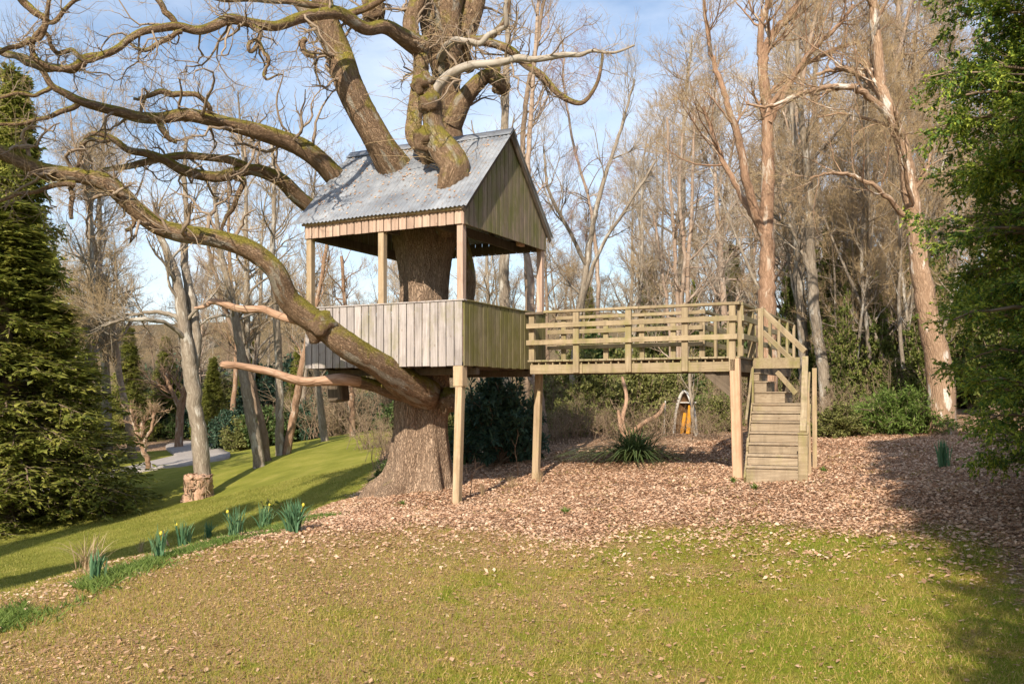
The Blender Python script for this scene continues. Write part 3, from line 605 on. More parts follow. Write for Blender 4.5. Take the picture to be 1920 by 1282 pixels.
for pa, pb in (((1518, 700, 14.4), (1509, 860, 13.2)), ((1519, 760, 14.4), (1510, 885, 13.3))): beam('side_rail', TS(W(*pa)), TS(W(*pb)), .03, .07, M['w_railv'], ST)

# ------------------------------------------------------------------ the oak
OK = thing('oak_tree', 'huge spreading bare mossy oak growing through the tree house', 'tree', (-1.45, 15.5, 0))
OL = np.array([-1.45, 15.5, 0.])
def limb(pts, wob=.0, n=6):
    """pts (px,py,depth,rpx) -> path, radii (oak local)"""
    C = np.array([[*(W(a, b, d)-OL), r*(.86 if r > 6 else .95)/FPX*d] for a, b, d, r in pts]); q = catmull(C, n)
    rs = q[:, 3].copy(); 
    for _ in range(6): rs[1:-1] = (rs[:-2]+rs[1:-1]*2+rs[2:])/4
    q[:, 3] = rs
    for _ in range(3): q[1:-1, :3] = (q[:-2, :3]+q[1:-1, :3]*2+q[2:, :3])/4
    if wob and max(p[3] for p in pts) < 9.5:
        m_ = len(q); ph = rng.uniform(0, 6.28, (3, 2)); ii = np.arange(m_)
        for j in range(3): q[1:-1, j] += (wob*1.6*(np.sin(ii*.55+ph[j, 0])+.5*np.sin(ii*1.1+ph[j, 1])))[1:-1]
    return q[:, :3], np.maximum(q[:, 3], .004)
limbs = {
 'low': [(828, 752, 15.0, 8), (812, 742, 15.0, 30), (780, 730, 14.7, 38), (735, 702, 14.25, 34), (690, 672, 13.85, 30), (645, 643, 13.6, 30), (606, 614, 13.5, 28), (568, 588, 13.4, 29), (540, 560, 13.3, 27), (522, 515, 13.1, 24), (496, 487, 13.0, 22), (455, 462, 12.9, 22), (400, 447, 12.8, 20), (340, 438, 12.6, 21), (290, 420, 12.5, 21), (250, 388, 12.4, 20), (205, 346, 12.2, 20), (150, 330, 12.1, 17), (85, 322, 12, 19), (30, 297, 11.9, 18), (-40, 270, 11.8, 17), (-130, 245, 11.7, 14)],
 'left': [(790, 400, 15.7, 34), (765, 355, 15.55, 36), (738, 312, 15.35, 38), (708, 262, 15.15, 34), (680, 215, 15.0, 32), (655, 160, 14.9, 32), (640, 110, 15, 30), (622, 60, 15, 27), (606, 10, 15, 24), (590, -60, 15, 20), (575, -140, 15, 15)],
 'leftb': [(662, 190, 15.1, 22), (640, 130, 15.3, 22), (612, 70, 15.4, 18), (572, 20, 15.4, 15), (540, -20, 15.5, 13), (500, -70, 15.5, 10)],
 'burr': [(836, 430, 14.9, 26), (838, 385, 14.45, 28), (845, 345, 14.25, 31), (853, 312, 14.25, 35), (832, 280, 14.35, 33), (815, 250, 14.5, 25), (810, 215, 14.5, 23), (812, 190, 14.5, 21), (800, 165, 14.5, 20), (792, 150, 14.5, 16)],
 'rear1': [(845, 330, 16.3, 30), (842, 250, 16.3, 30), (838, 190, 16.3, 28), (836, 130, 16.2, 32), (830, 80, 16.2, 38), (835, 30, 16.2, 34), (850, -30, 16.2, 30), (862, -100, 16.2, 25)],
 'rear2': [(832, 110, 16.2, 30), (812, 60, 16.0, 26), (800, 10, 16, 24), (770, -50, 16, 20), (740, -120, 16, 16)],
 'rear3': [(845, 120, 16.3, 26), (868, 70, 16.4, 26), (884, 20, 16.4, 25), (900, -40, 16.5, 20), (915, -110, 16.5, 15)],
 'dark': [(830, 350, 15.3, 24), (812, 305, 15.1, 25), (798, 278, 15.0, 24), (776, 255, 15.1, 20), (778, 215, 15.3, 18), (786, 160, 15.4, 19), (790, 110, 15.5, 18), (775, 80, 15.5, 17), (770, 40, 15.6, 18), (785, 0, 15.6, 17), (792, -60, 15.6, 14)],
 'right': [(845, 235, 16.2, 24), (868, 190, 16.1, 20), (892, 160, 16, 17), (915, 142, 16, 15), (935, 155, 15.9, 15), (940, 172, 15.9, 9)],
 'upl': [(790, 90, 15.5, 24), (755, 70, 15.2, 18), (722, 50, 14.9, 15), (690, 55, 14.6, 14), (668, 45, 14.4, 14), (637, 25, 14.1, 13), (600, 27, 13.8, 12), (560, 35, 13.5, 11.5), (525, 48, 13.2, 11), (500, 48, 13, 11), (465, 42, 12.9, 10), (430, 36, 12.7, 11), (400, 50, 12.6, 10), (370, 58, 12.5, 9.5), (335, 50, 12.4, 9), (300, 53, 12.3, 8.5), (265, 60, 12.2, 8), (240, 75, 12.1, 7.5), (222, 90, 12, 7.5), (195, 103, 11.9, 7.5), (160, 108, 11.9, 7.5), (140, 125, 11.8, 7), (105, 130, 11.7, 6.5), (75, 118, 11.6, 6), (60, 95, 11.6, 5.5), (65, 70, 11.5, 5), (85, 45, 11.5, 4.5), (90, 10, 11.4, 4), (100, -30, 11.4, 3)],
 'mid': [(668, 370, 16.2, 26), (632, 335, 16, 24), (600, 302, 15.8, 21), (562, 276, 15.6, 20), (520, 258, 15.4, 18), (478, 245, 15.2, 17), (430, 233, 15, 15.5), (385, 222, 14.8, 14.5), (345, 215, 14.7, 13.5), (300, 222, 14.5, 12), (260, 220, 14.4, 11.5), (225, 210, 14.3, 11), (190, 202, 14.2, 10.5), (150, 190, 14, 9.5), (122, 175, 13.9, 8), (96, 160, 13.8, 6.5), (78, 130, 13.7, 5.5), (50, 108, 13.6, 5), (15, 100, 13.5, 4.5), (-30, 80, 13.4, 4)],
 'mid2': [(615, 408, 16.6, 20), (582, 388, 16.4, 17), (555, 365, 16.2, 16), (530, 340, 16, 15), (500, 325, 15.9, 14), (470, 318, 15.7, 12), (440, 325, 15.6, 13), (410, 332, 15.5, 12), (375, 328, 15.4, 11.5), (340, 318, 15.3, 10.5), (310, 300, 15.2, 9.5), (275, 288, 15.1, 8.5), (240, 282, 15, 7), (215, 262, 15, 6), (180, 250, 14.9, 5), (160, 262, 14.9, 4.5), (152, 300, 14.9, 3.5)],
 'mid3': [(470, 318, 15.7, 10), (430, 300, 15.5, 9), (385, 295, 15.4, 8), (340, 292, 15.3, 8), (290, 300, 15.2, 7.5), (240, 312, 15.1, 6), (185, 320, 15.0, 4)],
 'dd': [(905, 78, 15.2, 10), (935, 85, 15.1, 9), (962, 98, 15, 9), (985, 122, 15, 7.5), (1015, 140, 14.9, 7), (1040, 170, 14.8, 6.5), (1060, 185, 14.8, 6), (1085, 194, 14.7, 5), (1102, 185, 14.7, 4), (1120, 155, 14.7, 3.5), (1128, 120, 14.7, 3), (1130, 100, 14.7, 2.5)],
 'tr': [(880, 130, 16.2, 12), (870, 80, 15.6, 10), (905, 75, 15.3, 9), (930, 60, 15.2, 7), (950, 30, 15.1, 5), (955, -20, 15, 4)],
 'inner': [(845, 640, 15.9, 16), (868, 600, 15.6, 12), (882, 540, 15.4, 11), (880, 500, 15.4, 11), (868, 450, 15.5, 11), (856, 400, 15.6, 13)],
}
sm = {
 'c1': [(470, 45, 12.9, 7), (490, 65, 12.9, 5), (478, 95, 12.9, 4.5), (462, 90, 12.9, 4), (480, 75, 12.9, 4), (495, 100, 12.9, 4), (508, 120, 12.9, 3.5), (492, 135, 12.9, 3), (500, 150, 12.9, 2.5), (530, 140, 12.9, 1.5)],
 'c2': [(330, 52, 12.4, 7), (315, 25, 12.3, 7), (300, 5, 12.3, 6), (270, -20, 12.2, 5)],
 'c3': [(565, 85, 15.2, 6), (572, 70, 15, 6), (568, 100, 15, 6), (590, 105, 15, 5)],
 'c4': [(85, 45, 11.5, 5), (110, 30, 11.5, 5), (135, 10, 11.5, 4), (160, -15, 11.5, 4)],
 'c5': [(195, 104, 11.9, 6), (165, 112, 11.8, 5), (130, 95, 11.8, 5), (110, 100, 11.8, 4.5), (95, 80, 11.7, 4), (85, 60, 11.7, 3.5)],
 'c6': [(340, 60, 12.4, 5), (300, 75, 12.3, 5), (270, 100, 12.2, 3.5), (245, 82, 12.1, 3)],
 'c7': [(385, 222, 14.8, 7), (395, 200, 14.7, 5), (360, 178, 14.6, 5), (330, 175, 14.6, 6), (300, 175, 14.5, 6), (270, 182, 14.5, 4), (250, 185, 14.5, 3)],
 'c8': [(300, 230, 14.5, 8), (312, 250, 14.5, 6), (328, 268, 14.5, 4)],
 'c9': [(440, 330, 15.6, 7), (455, 345, 15.6, 6), (440, 385, 15.6, 5), (420, 410, 15.6, 4), (418, 435, 15.6, 3)],
 'c10': [(150, 190, 14, 6), (115, 215, 13.9, 5), (70, 222, 13.8, 4), (20, 235, 13.7, 4), (-30, 240, 13.6, 3)],
 'c11': [(95, 165, 13.8, 5), (60, 180, 13.7, 4), (20, 176, 13.6, 4), (-20, 190, 13.6, 3)],
 'c12': [(0, 95, 13, 8), (30, 110, 12.9, 8), (60, 118, 12.8, 7), (95, 132, 12.7, 8), (140, 130, 12.6, 7), (160, 118, 12.5, 5)],
 'c13': [(140, 345, 12, 7), (85, 350, 11.9, 5), (40, 365, 11.8, 5), (-10, 380, 11.7, 4)],
 'c14': [(135, 350, 12.1, 5), (132, 375, 12, 5), (134, 410, 12, 4)],
 'c15': [(240, 390, 12.4, 5), (255, 410, 12.4, 4), (235, 432, 12.4, 4)],
 'c16': [(205, 262, 14.9, 5), (165, 262, 14.8, 5), (152, 290, 14.8, 4), (140, 320, 14.8, 3)],
 'c17': [(620, 25, 15, 10), (640, 30, 14.8, 9), (700, 10, 14.6, 8), (740, -20, 14.5, 7)],
 'c18': [(30, -10, 11.4, 9), (60, 15, 11.5, 9), (85, 40, 11.5, 7), (70, 70, 11.5, 6), (30, 90, 11.5, 5), (-10, 100, 11.5, 4)],
 'c19': [(640, 20, 14.1, 9), (560, 8, 13.8, 8), (500, -4, 13.5, 6), (430, 4, 13.2, 5), (380, -8, 13, 4)],
}
gt = Geo()
cz = float(H(-1.45, 15.5))
tr = [(778, 960, 15.5, 112), (780, 930, 15.5, 88), (784, 905, 15.5, 70), (787, 875, 15.5, 59), (788, 840, 15.5, 54), (789, 800, 15.5, 50), (790, 760, 15.5, 52), (792, 710, 15.5, 50), (793, 660, 15.5, 45), (794, 600, 15.5, 43), (795, 540, 15.5, 44), (795, 490, 15.5, 50), (796, 450, 15.5, 60), (800, 410, 15.6, 62), (810, 370, 15.7, 60), (825, 330, 15.9, 45)]
q = catmull(np.array([[*(W(a, b, d)-OL), r/FPX*d] for a, b, d, r in tr]), 7)
def trunk_mesh(g, q, sides=72, roots=6, z0=.0, amp=.55, hz=.7):
    P, R = q[:, :3], q[:, 3]; T = unit(np.gradient(P, axis=0)); ref = np.array([0, 1., 0]); Nn = unit(ref-np.sum(ref*T, -1, keepdims=True)*T); Bn = np.cross(T, Nn)
    th = np.linspace(0, 2*np.pi, sides, endpoint=False); seg = np.r_[0, np.cumsum(np.linalg.norm(np.diff(P, axis=0), axis=1))]
    fl = np.exp(-np.clip(P[:, 2]-z0, 0, 9)/hz)[:, None]
    ph = rng.uniform(0, 6.28, 5)
    rr = R[:, None]*(1+fl*amp*(np.sin(roots*th+ph[0])*.30+np.sin((roots-2)*th+ph[1])*.22+np.sin((roots+5)*th+ph[2])*.10)+.035*np.sin(9*th+ph[3]+seg[:, None]*.7)+.03*np.sin(4*th+seg[:, None]*1.7+ph[4])+.018*np.sin(23*th+seg[:, None]*2.2))
    rr *= 1+rng.normal(size=rr.shape)*.006
    V = P[:, None]+rr[..., None]*(np.cos(th)[:, None]*Nn[:, None]+np.sin(th)[:, None]*Bn[:, None])
    B = np.stack([rr*np.cos(th), rr*np.sin(th), np.broadcast_to(seg[:, None]*.3, rr.shape)], -1)
    i = np.arange(V.shape[0]*sides).reshape(-1, sides); a, b = i[:-1], i[1:]
    g.add(V, np.stack([a, np.roll(a, -1, 1), np.roll(b, -1, 1), b], -1).reshape(-1, 4), B)
trunk_mesh(gt, q, z0=cz)
gt.obj('trunk', M['oak_trunk'], OK)
ALLP, ALLR = [], []
def resamp(P, R, K):
    s_ = np.r_[0, np.cumsum(np.linalg.norm(np.diff(P, axis=0), axis=1))]; t = np.linspace(0, s_[-1], K)
    return np.stack([np.interp(t, s_, P[:, i]) for i in range(3)], -1), np.interp(t, s_, R)
BY = {}
for k, pts in limbs.items():
    if k in ('left', 'leftb', 'burr', 'dark', 'low'): pts = [(a, b, d, r*.93) for a, b, d, r in pts]
    P, R = limb(pts, .012, 8); g = Geo(); tubes(g, P, R, 34, ref=(0, 1, 0), lump=.06); lb = g.obj('limb', M['oak'], OK)
    BY[k] = (P, R)
for k, pts in sm.items():
    P, R = limb(pts, .012, 5); g = Geo(); tubes(g, P, R, 8, ref=(0, 1, 0), lump=.08); g.obj('branch', M['oak'], OK); BY[k] = (P, R)
# pale bough on the right and the two dead stubs
P, R = limb([(800, 250, 14.7, 6), (805, 205, 14.6, 9), (820, 165, 14.45, 11), (838, 145, 14.4, 11), (856, 133, 14.3, 10), (885, 122, 14.2, 9), (920, 120, 14.1, 8.5), (950, 115, 14, 8.5), (975, 108, 13.9, 8), (1000, 112, 13.8, 7), (1030, 108, 13.7, 6.5), (1060, 103, 13.6, 5.5), (1090, 103, 13.5, 4.5), (1110, 95, 13.4, 3.5), (1150, 100, 13.3, 2.6), (1190, 85, 13.2, 2)], .005)
g = Geo(); tubes(g, P, R, 12, ref=(0, 1, 0), lump=.05); o = g.obj('limb', M['palelimb'], OK); o['label'] = 'pale smooth grey bough'; BY['pale'] = (P, R)
P, R = limb([(825, 110, 15.9, 9), (842, 80, 15.2, 9), (870, 78, 14.6, 7), (900, 80, 14.5, 6), (928, 60, 14.4, 5), (950, 45, 14.3, 5), (948, 0, 14.2, 4), (955, -40, 14.2, 3)], .01); g = Geo(); tubes(g, P, R, 10, ref=(0, 1, 0)); g.obj('limb', M['palelimb'], OK); BY['pale2'] = (P, R)
P, R = limb([(775, 742, 15.2, 18), (735, 735, 15.0, 17), (700, 722, 14.9, 14), (660, 714, 14.8, 12)], .01); g = Geo(); tubes(g, P, R, 12, ref=(0, 1, 0), lump=.1); g.obj('dead_limb', M['oak'], OK)
P, R = limb([(675, 716, 14.82, 11.5), (640, 712, 14.7, 12), (600, 714, 14.6, 10), (570, 715, 14.5, 10), (540, 708, 14.4, 10), (510, 698, 14.3, 8.5), (480, 692, 14.2, 9), (450, 686, 14.1, 7.5), (425, 684, 14, 8), (414, 683, 14, 6.5), (413, 683, 14, .5)], .012); g = Geo(); tubes(g, P, R, 12, ref=(0, 1, 0), lump=.16); o = g.obj('dead_limb', M['deadwood'], OK); o['label'] = 'barkless pinkish dead limb'
P, R = limb([(590, 608, 13.5, 13), (560, 603, 13.6, 9), (520, 592, 13.6, 8), (495, 580, 13.6, 7), (470, 580, 13.6, 8), (445, 578, 13.6, 7.5), (420, 570, 13.6, 6), (398, 564, 13.6, 6), (385, 574, 13.6, 4), (366, 577, 13.6, 2.5), (364, 577, 13.6, .5)], .01); g = Geo(); tubes(g, P, R, 12, ref=(0, 1, 0), lump=.2); o = g.obj('dead_limb', M['deadwood'], OK); o['label'] = 'broken splintered dead limb'
# burr lumps
def lump_ball(cx, cy, d, r, m, parent, off):
    th = np.linspace(0, np.pi, 12); ph = np.linspace(0, 2*np.pi, 18, endpoint=False); T_, P_ = np.meshgrid(th, ph, indexing='ij')
    n_ = np.stack([np.sin(T_)*np.cos(P_), np.sin(T_)*np.sin(P_), np.cos(T_)], -1); q_ = rng.uniform(0, 6, 3)
    rr = r*(1+.22*np.sin(n_[..., 0]*5+q_[0])*np.sin(n_[..., 2]*6+q_[1])+.14*np.sin(n_[..., 1]*9+q_[2]))
    V = n_*rr[..., None]+(W(cx, cy, d)-off); i = np.arange(12*18).reshape(12, 18)
    g = Geo(); g.add(V, np.stack([i[:-1], i[1:], np.roll(i[1:], -1, 1), np.roll(i[:-1], -1, 1)], -1).reshape(-1, 4), V-V.mean((0, 1)))
    return g.obj('burr', m, parent)
for a in ((793, 158, 14.45, .17), (805, 195, 14.4, .16), (800, 262, 14.45, .2), (856, 335, 14.3, .24), (938, 160, 15.9, .16), (925, 140, 16, .15), (845, 750, 15.0, .22), (603, 612, 13.5, .24), (700, 20, 15.6, .2)): lump_ball(a[0], a[1], a[2], a[3], M['oak'], OK, OL)
# crooked branches and twigs off all limbs
g1, g2 = Geo(), Geo()
for k, (P, R) in BY.items():
    if k in ('inner', 'burr'): continue
    L_ = np.linalg.norm(np.diff(P, axis=0), axis=1).sum(); Pq, Rq = resamp(P, R, 24); Pq = Pq[None]; Rq = Rq[None]
    small = k in sm
    n1 = max(2, int(L_*(2.6 if not small else 4)))
    t0 = .45 if k == 'low' else .15
    if k in ('left', 'rear1', 'dark'): t0 = .35
    B1, Q1 = grow(Pq, Rq, n1, t0, 1, (.7, 2.2) if not small else (.5, 1.3), (35, 85), .42, .05, 11, .30, .032, .008)
    tubes(g1, B1, Q1, 6, lump=.05)
    B2, Q2 = grow(B1, Q1, 5, .15, 1, (.35, 1.0), (30, 70), .34, .06, 7, .6, .011, .004); tubes(g1, B2, Q2, 4)
    B3, Q3 = grow(B2, Q2, 4, .2, 1, (.15, .5), (25, 60), .2, .07, 4, .6, .005, .0025); tubes(g2, B3, Q3, 3)
    # straight young shoots
    C1, Z1 = grow(Pq, Rq, int(L_*(5 if k not in ('upl', 'low') else 2.5)), t0, 1, (.4, 1.3), (40, 90), .12, .03, 6, .08, .008, .004); tubes(g2, C1, Z1, 3)
    C2, Z2 = grow(C1, Z1, 3, .2, 1, (.1, .4), (25, 50), .15, .05, 4, .6, .004, .0025); tubes(g2, C2, Z2, 3)
# shoots round the burrs on the roof
for (a, b, d) in ((800, 170, 14.5), (800, 265, 14.5), (815, 220, 14.5), (855, 340, 14.7), (835, 300, 14.5)):
    P = (W(a, b, d)-OL)[None, None]+np.linspace(0, .25, 4)[None, :, None]*np.array([0, 0, 1.]); P = np.repeat(P, 1, 0); R = np.full((1, 4), .1)
    C1, Z1 = grow(P, R, 14, 0, 1, (.5, 1.5), (60, 100), .12, -.01, 7, .08, .007, .004, plane=.4); tubes(g2, C1, Z1, 3)
    C2, Z2 = grow(C1, Z1, 3, .2, 1, (.12, .4), (25, 50), .15, .02, 4, .6, .004, .0025); tubes(g2, C2, Z2, 3)
g1.obj('branches', M['oak_twig'], OK)['kind'] = 'stuff'; g2.obj('twigs', M['twig_tan'], OK, smooth=False)['kind'] = 'stuff'

# ------------------------------------------------------------------ bare trees with traced trunks
def path_tree(label, stems, bm, tm, n=(9, 6, 5, 3), blen=(1.2, 3.2), t0=.35, up=.10, group=None, name='bare_tree', cat='tree', curl=.16, twigr=.003, bside=10, multi=True):
    """stems: list of lists (px,py,depth,rpx); first point of first stem = base"""
    p0 = W(*stems[0][0][:3]); off = np.array([p0[0], p0[1], float(H(p0[0], p0[1]))])
    t = thing(name, label, cat, off, 0, group)
    gt_, gc, gw = Geo(), Geo(), Geo()
    for si, st in enumerate(stems):
        C = np.array([[*(W(a, b, d)-off), r/FPX*d] for a, b, d, r in st])
        if si == 0 or (multi and st[0][1] > 780): C[0, 2] = min(C[0, 2], float(H(*(C[0, :2]+off[:2])))-off[2])-.15; C = np.vstack([C[0]*[1, 1, 1, 1.35], C[0]+(C[1]-C[0])*.10, C[1:]])
        q = catmull(C, 6); q[1:-1, :3] += rng.normal(size=(len(q)-2, 3))*.012
        P, R = q[:, :3], np.maximum(q[:, 3], .008)
        tubes(gt_, P, R, bside, ref=(0, 1, 0), lump=.05)
        Pq, Rq = resamp(P, R, 20)
        n0 = n[0]; B1, Q1 = grow(Pq[None], Rq[None], n0, t0, 1, blen, (28, 65), curl, up, 9, .42, .06, .008)
        B1, Q1 = np.concatenate([B1]), np.concatenate([Q1]); tubes(gc, B1, Q1, 5)
        B2, Q2 = grow(B1, Q1, n[1], .15, 1, (blen[0]*.35, blen[1]*.45), (25, 55), curl, up, 6, .55, .02, .004); tubes(gc, B2, Q2, 4)
        B3, Q3 = grow(B2, Q2, n[2], .15, 1, (blen[0]*.16, blen[1]*.24), (22, 50), curl, up, 4, .55, .008, twigr); tubes(gw, B3, Q3, 3)
        if len(n) > 3 and n[3]:
            B4, Q4 = grow(B3, Q3, n[3], .2, 1, (blen[0]*.08, blen[1]*.14), (22, 50), curl, up, 3, .6, .005, twigr*.8); tubes(gw, B4, Q4, 3)
    gt_.obj('trunk', bm, t); gc.obj('branches', bm, t)['kind'] = 'stuff'; gw.obj('twigs', tm, t, smooth=False)['kind'] = 'stuff'
    return t
LAWN = 'trees on the left lawn'
path_tree('tall twin stemmed pale tree standing behind the chopped log on the lawn', [[(383, 895, 25, 17), (376, 840, 25, 15), (368, 780, 25, 14), (360, 720, 25, 14), (352, 660, 25, 13), (343, 600, 25, 11), (335, 540, 25, 10), (325, 500, 25, 8), (300, 440, 25, 6), (290, 380, 25, 4)],
   [(362, 715, 25.1, 9), (368, 650, 25.2, 9), (364, 590, 25.3, 9), (352, 530, 25.4, 8), (345, 480, 25.5, 7), (350, 400, 25.5, 5), (345, 330, 25.5, 4), (350, 260, 25.5, 3)],
   [(352, 640, 25, 5), (320, 610, 24.5, 4), (280, 600, 24, 4), (230, 600, 23.8, 3), (190, 612, 23.5, 2)], [(343, 600, 25, 5), (300, 585, 25, 4), (240, 590, 25, 3), (195, 600, 25, 2)]], M['pale'], M['twig_tan'], n=(9, 6, 6, 3), blen=(1., 3.2), t0=.5)
path_tree('thick leaning pale trunk, front tree of the lawn clump', [[(488, 875, 28, 12), (478, 820, 28, 10), (466, 760, 28, 10), (457, 700, 28, 9), (448, 640, 28, 8), (440, 590, 28, 8), (425, 520, 28, 6), (410, 450, 28, 5), (400, 350, 28, 3)]], M['pale'], M['twig_tan'], n=(12, 7, 6, 3), t0=.45)
path_tree('brown slanting tree just right of the front clump trunk', [[(502, 862, 29, 8), (492, 800, 29, 7), (478, 740, 29, 6.5), (462, 680, 29, 6), (430, 600, 29, 5), (410, 540, 29, 4), (390, 460, 29, 3)]], M['brown'], M['twig_tan'], n=(10, 6, 5, 3), t0=.4)
path_tree('upright grey tree in the middle of the lawn clump', [[(524, 862, 30, 8), (524, 800, 30, 8), (524, 720, 30, 7), (521, 650, 30, 7), (517, 580, 30, 6), (510, 480, 30, 5), (515, 380, 30, 4), (510, 260, 30, 3)]], M['pale'], M['twig_tan'], n=(12, 7, 5, 3), t0=.4)
path_tree('tree leaning right at the right end of the lawn clump', [[(535, 862, 30, 8), (545, 810, 30, 7.5), (556, 750, 30, 7), (566, 690, 30, 6.5), (580, 620, 30, 5), (600, 540, 30, 4), (615, 440, 30, 3)]], M['tan'], M['twig_tan'], n=(10, 6, 5, 3), t0=.4)
path_tree('short leaning lichen covered tree left of the oak trunk', [[(612, 836, 33, 8), (604, 790, 33, 7), (597, 730, 33, 6), (590, 660, 33, 5), (588, 580, 33, 4), (580, 480, 33, 3)]], M['pale'], M['twig_tan'], n=(10, 6, 5, 3))
path_tree('slim tree near the oak trunk at the lawn edge', [[(661, 822, 34, 6), (660, 760, 34, 6), (655, 700, 34, 5), (650, 600, 34, 4), (640, 480, 34, 3)]], M['tan'], M['twig_tan'], n=(10, 6, 5, 3))
path_tree('slim tree right beside the bend of the driveway', [[(432, 830, 48, 5), (436, 770, 48, 5), (442, 700, 48, 4), (440, 600, 48, 4), (430, 480, 48, 3), (428, 330, 48, 2)]], M['tan'], M['twig_tan'], n=(14, 7, 5, 3), blen=(2, 5))
path_tree('brown tree with a low fork behind the driveway bend', [[(335, 822, 50, 8), (338, 770, 50, 7), (345, 740, 50, 6), (355, 700, 50, 4), (365, 640, 50, 3)], [(338, 765, 50, 5), (325, 740, 50, 4), (310, 700, 50, 3)]], M['tan'], M['twig_grey'], n=(10, 7, 5, 3), blen=(1.5, 4), t0=.3)
path_tree('small bushy topped tree standing by the driveway near the dark conifer', [[(281, 893, 32, 5), (277, 865, 32, 5), (270, 845, 32, 5), (266, 825, 32, 5), (266, 790, 32, 4)], [(268, 835, 32, 4), (285, 800, 32, 3), (290, 760, 32, 2)], [(267, 835, 32, 4), (252, 800, 32, 3), (245, 765, 32, 2)]], M['tan'], M['twig_tan'], n=(9, 8, 5, 0), blen=(.5, 1.2), t0=.45, multi=False)
# right hand side
path_tree('smooth reddish brown tree rising from behind the walkway end', [[(1437, 800, 19.5, 24), (1438, 720, 19.5, 21), (1438, 640, 19.5, 19), (1438, 560, 19.5, 16.5), (1438, 500, 19.5, 14), (1437, 420, 19.5, 13.5), (1440, 340, 19.5, 12), (1440, 260, 19.5, 11), (1437, 190, 19.5, 10), (1430, 130, 19.5, 9), (1440, 80, 19.5, 8), (1470, 40, 19.5, 7), (1500, 0, 19.5, 5.5), (1540, -70, 19.5, 4)],
   [(1432, 440, 19.5, 9), (1415, 395, 19.4, 9), (1400, 340, 19.3, 8), (1385, 260, 19.2, 7), (1365, 200, 19, 6), (1350, 150, 19, 5), (1330, 90, 19, 4), (1320, 0, 19, 3)], [(1432, 180, 19.5, 8), (1428, 120, 19.5, 7), (1425, 60, 19.5, 6), (1440, 0, 19.5, 5), (1445, -60, 19.5, 4)],
   [(1422, 420, 19.5, 6), (1395, 375, 19.8, 6), (1360, 310, 20, 5), (1335, 250, 20, 4), (1320, 200, 20, 3)], [(1443, 230, 19.4, 6), (1475, 170, 19.2, 5), (1510, 110, 19, 5), (1560, 60, 19, 4), (1600, 10, 19, 3)], [(1444, 200, 19.4, 5), (1500, 130, 19.2, 4), (1560, 95, 19, 3.5), (1610, 80, 19, 2.5)]], M['tan'], M['twig_tan'], n=(9, 7, 6, 3), blen=(1., 3.), t0=.45)
path_tree('leaning white patched trunk with arching branches left of the cypress', [[(1768, 800, 18, 26), (1762, 700, 18, 24), (1750, 640, 18, 22), (1738, 580, 18, 19), (1725, 500, 18, 17), (1715, 430, 18, 16), (1708, 370, 18, 15), (1698, 300, 18, 13), (1680, 240, 18, 12), (1665, 200, 18, 11), (1650, 150, 18, 10), (1645, 80, 18, 9), (1635, 0, 18, 8), (1630, -90, 18, 6)],
   [(1692, 290, 18, 8), (1672, 230, 17.8, 7), (1640, 190, 17.6, 6.5), (1600, 165, 17.4, 6), (1560, 163, 17.2, 5), (1520, 170, 17, 4.5), (1480, 185, 17, 4), (1440, 200, 17, 3), (1400, 195, 17, 2)], [(1665, 210, 18, 7), (1640, 165, 18.2, 6), (1610, 140, 18.4, 5), (1570, 130, 18.6, 4), (1530, 140, 18.8, 3)],
   [(1700, 410, 18, 6), (1670, 375, 17.8, 5), (1640, 350, 17.6, 4), (1600, 330, 17.5, 4), (1560, 325, 17.4, 3), (1520, 335, 17.4, 2)]], M['patchy'], M['twig_tan'], n=(10, 7, 5, 3), blen=(1., 2.8), t0=.3)
path_tree('knobbly pale trunk right behind the step handrail', [[(1550, 775, 22, 13), (1545, 700, 22, 11), (1535, 640, 22, 10), (1525, 560, 22, 10), (1520, 480, 22, 9), (1518, 400, 22, 8), (1512, 300, 22, 7), (1500, 200, 22, 5), (1495, 80, 22, 4), (1500, -40, 22, 3)], [(1522, 520, 22, 5), (1500, 460, 22, 4), (1480, 420, 22, 3)]], M['pale'], M['twig_tan'], n=(10, 7, 5, 3), t0=.35)
path_tree('pale trunk between the reddish tree and the knobbly trunk', [[(1507, 790, 24, 9), (1507, 700, 24, 9), (1503, 600, 24, 9), (1496, 500, 24, 8), (1492, 400, 24, 7), (1490, 280, 24, 5), (1480, 150, 24, 4), (1475, 0, 24, 3)]], M['pale'], M['twig_tan'], n=(12, 7, 5, 3))
path_tree('group of slender white birch stems behind the walkway middle', [[(1272, 800, 27, 5), (1272, 650, 27, 4.5), (1268, 520, 27, 4), (1262, 420, 27, 3.5), (1255, 330, 27, 2.5), (1250, 220, 27, 2)], [(1285, 800, 27, 5), (1288, 650, 27, 4.5), (1290, 500, 27, 4), (1296, 400, 27, 3.5), (1300, 300, 27, 2.5), (1302, 200, 27, 1.5)], [(1280, 800, 27, 4), (1275, 600, 27, 4), (1284, 480, 27, 3.5), (1275, 380, 27, 3), (1280, 250, 27, 2)], [(1264, 800, 27, 4), (1255, 620, 27, 3.5), (1240, 500, 27, 3), (1225, 400, 27, 2)]], M['birch'], M['twig_pale'], n=(12, 7, 5, 3), blen=(1, 3.4), t0=.3, name='birch_tree')
path_tree('tall straight grey trunk seen above and behind the roof ridge', [[(950, 850, 23, 11), (948, 700, 23, 11), (946, 560, 23, 10.5), (945, 480, 23, 10), (945, 300, 23, 8), (948, 180, 23, 7), (952, 60, 23, 5), (955, -60, 23, 4)]], M['pale'], M['twig_grey'], n=(10, 6, 5, 3), t0=.55)
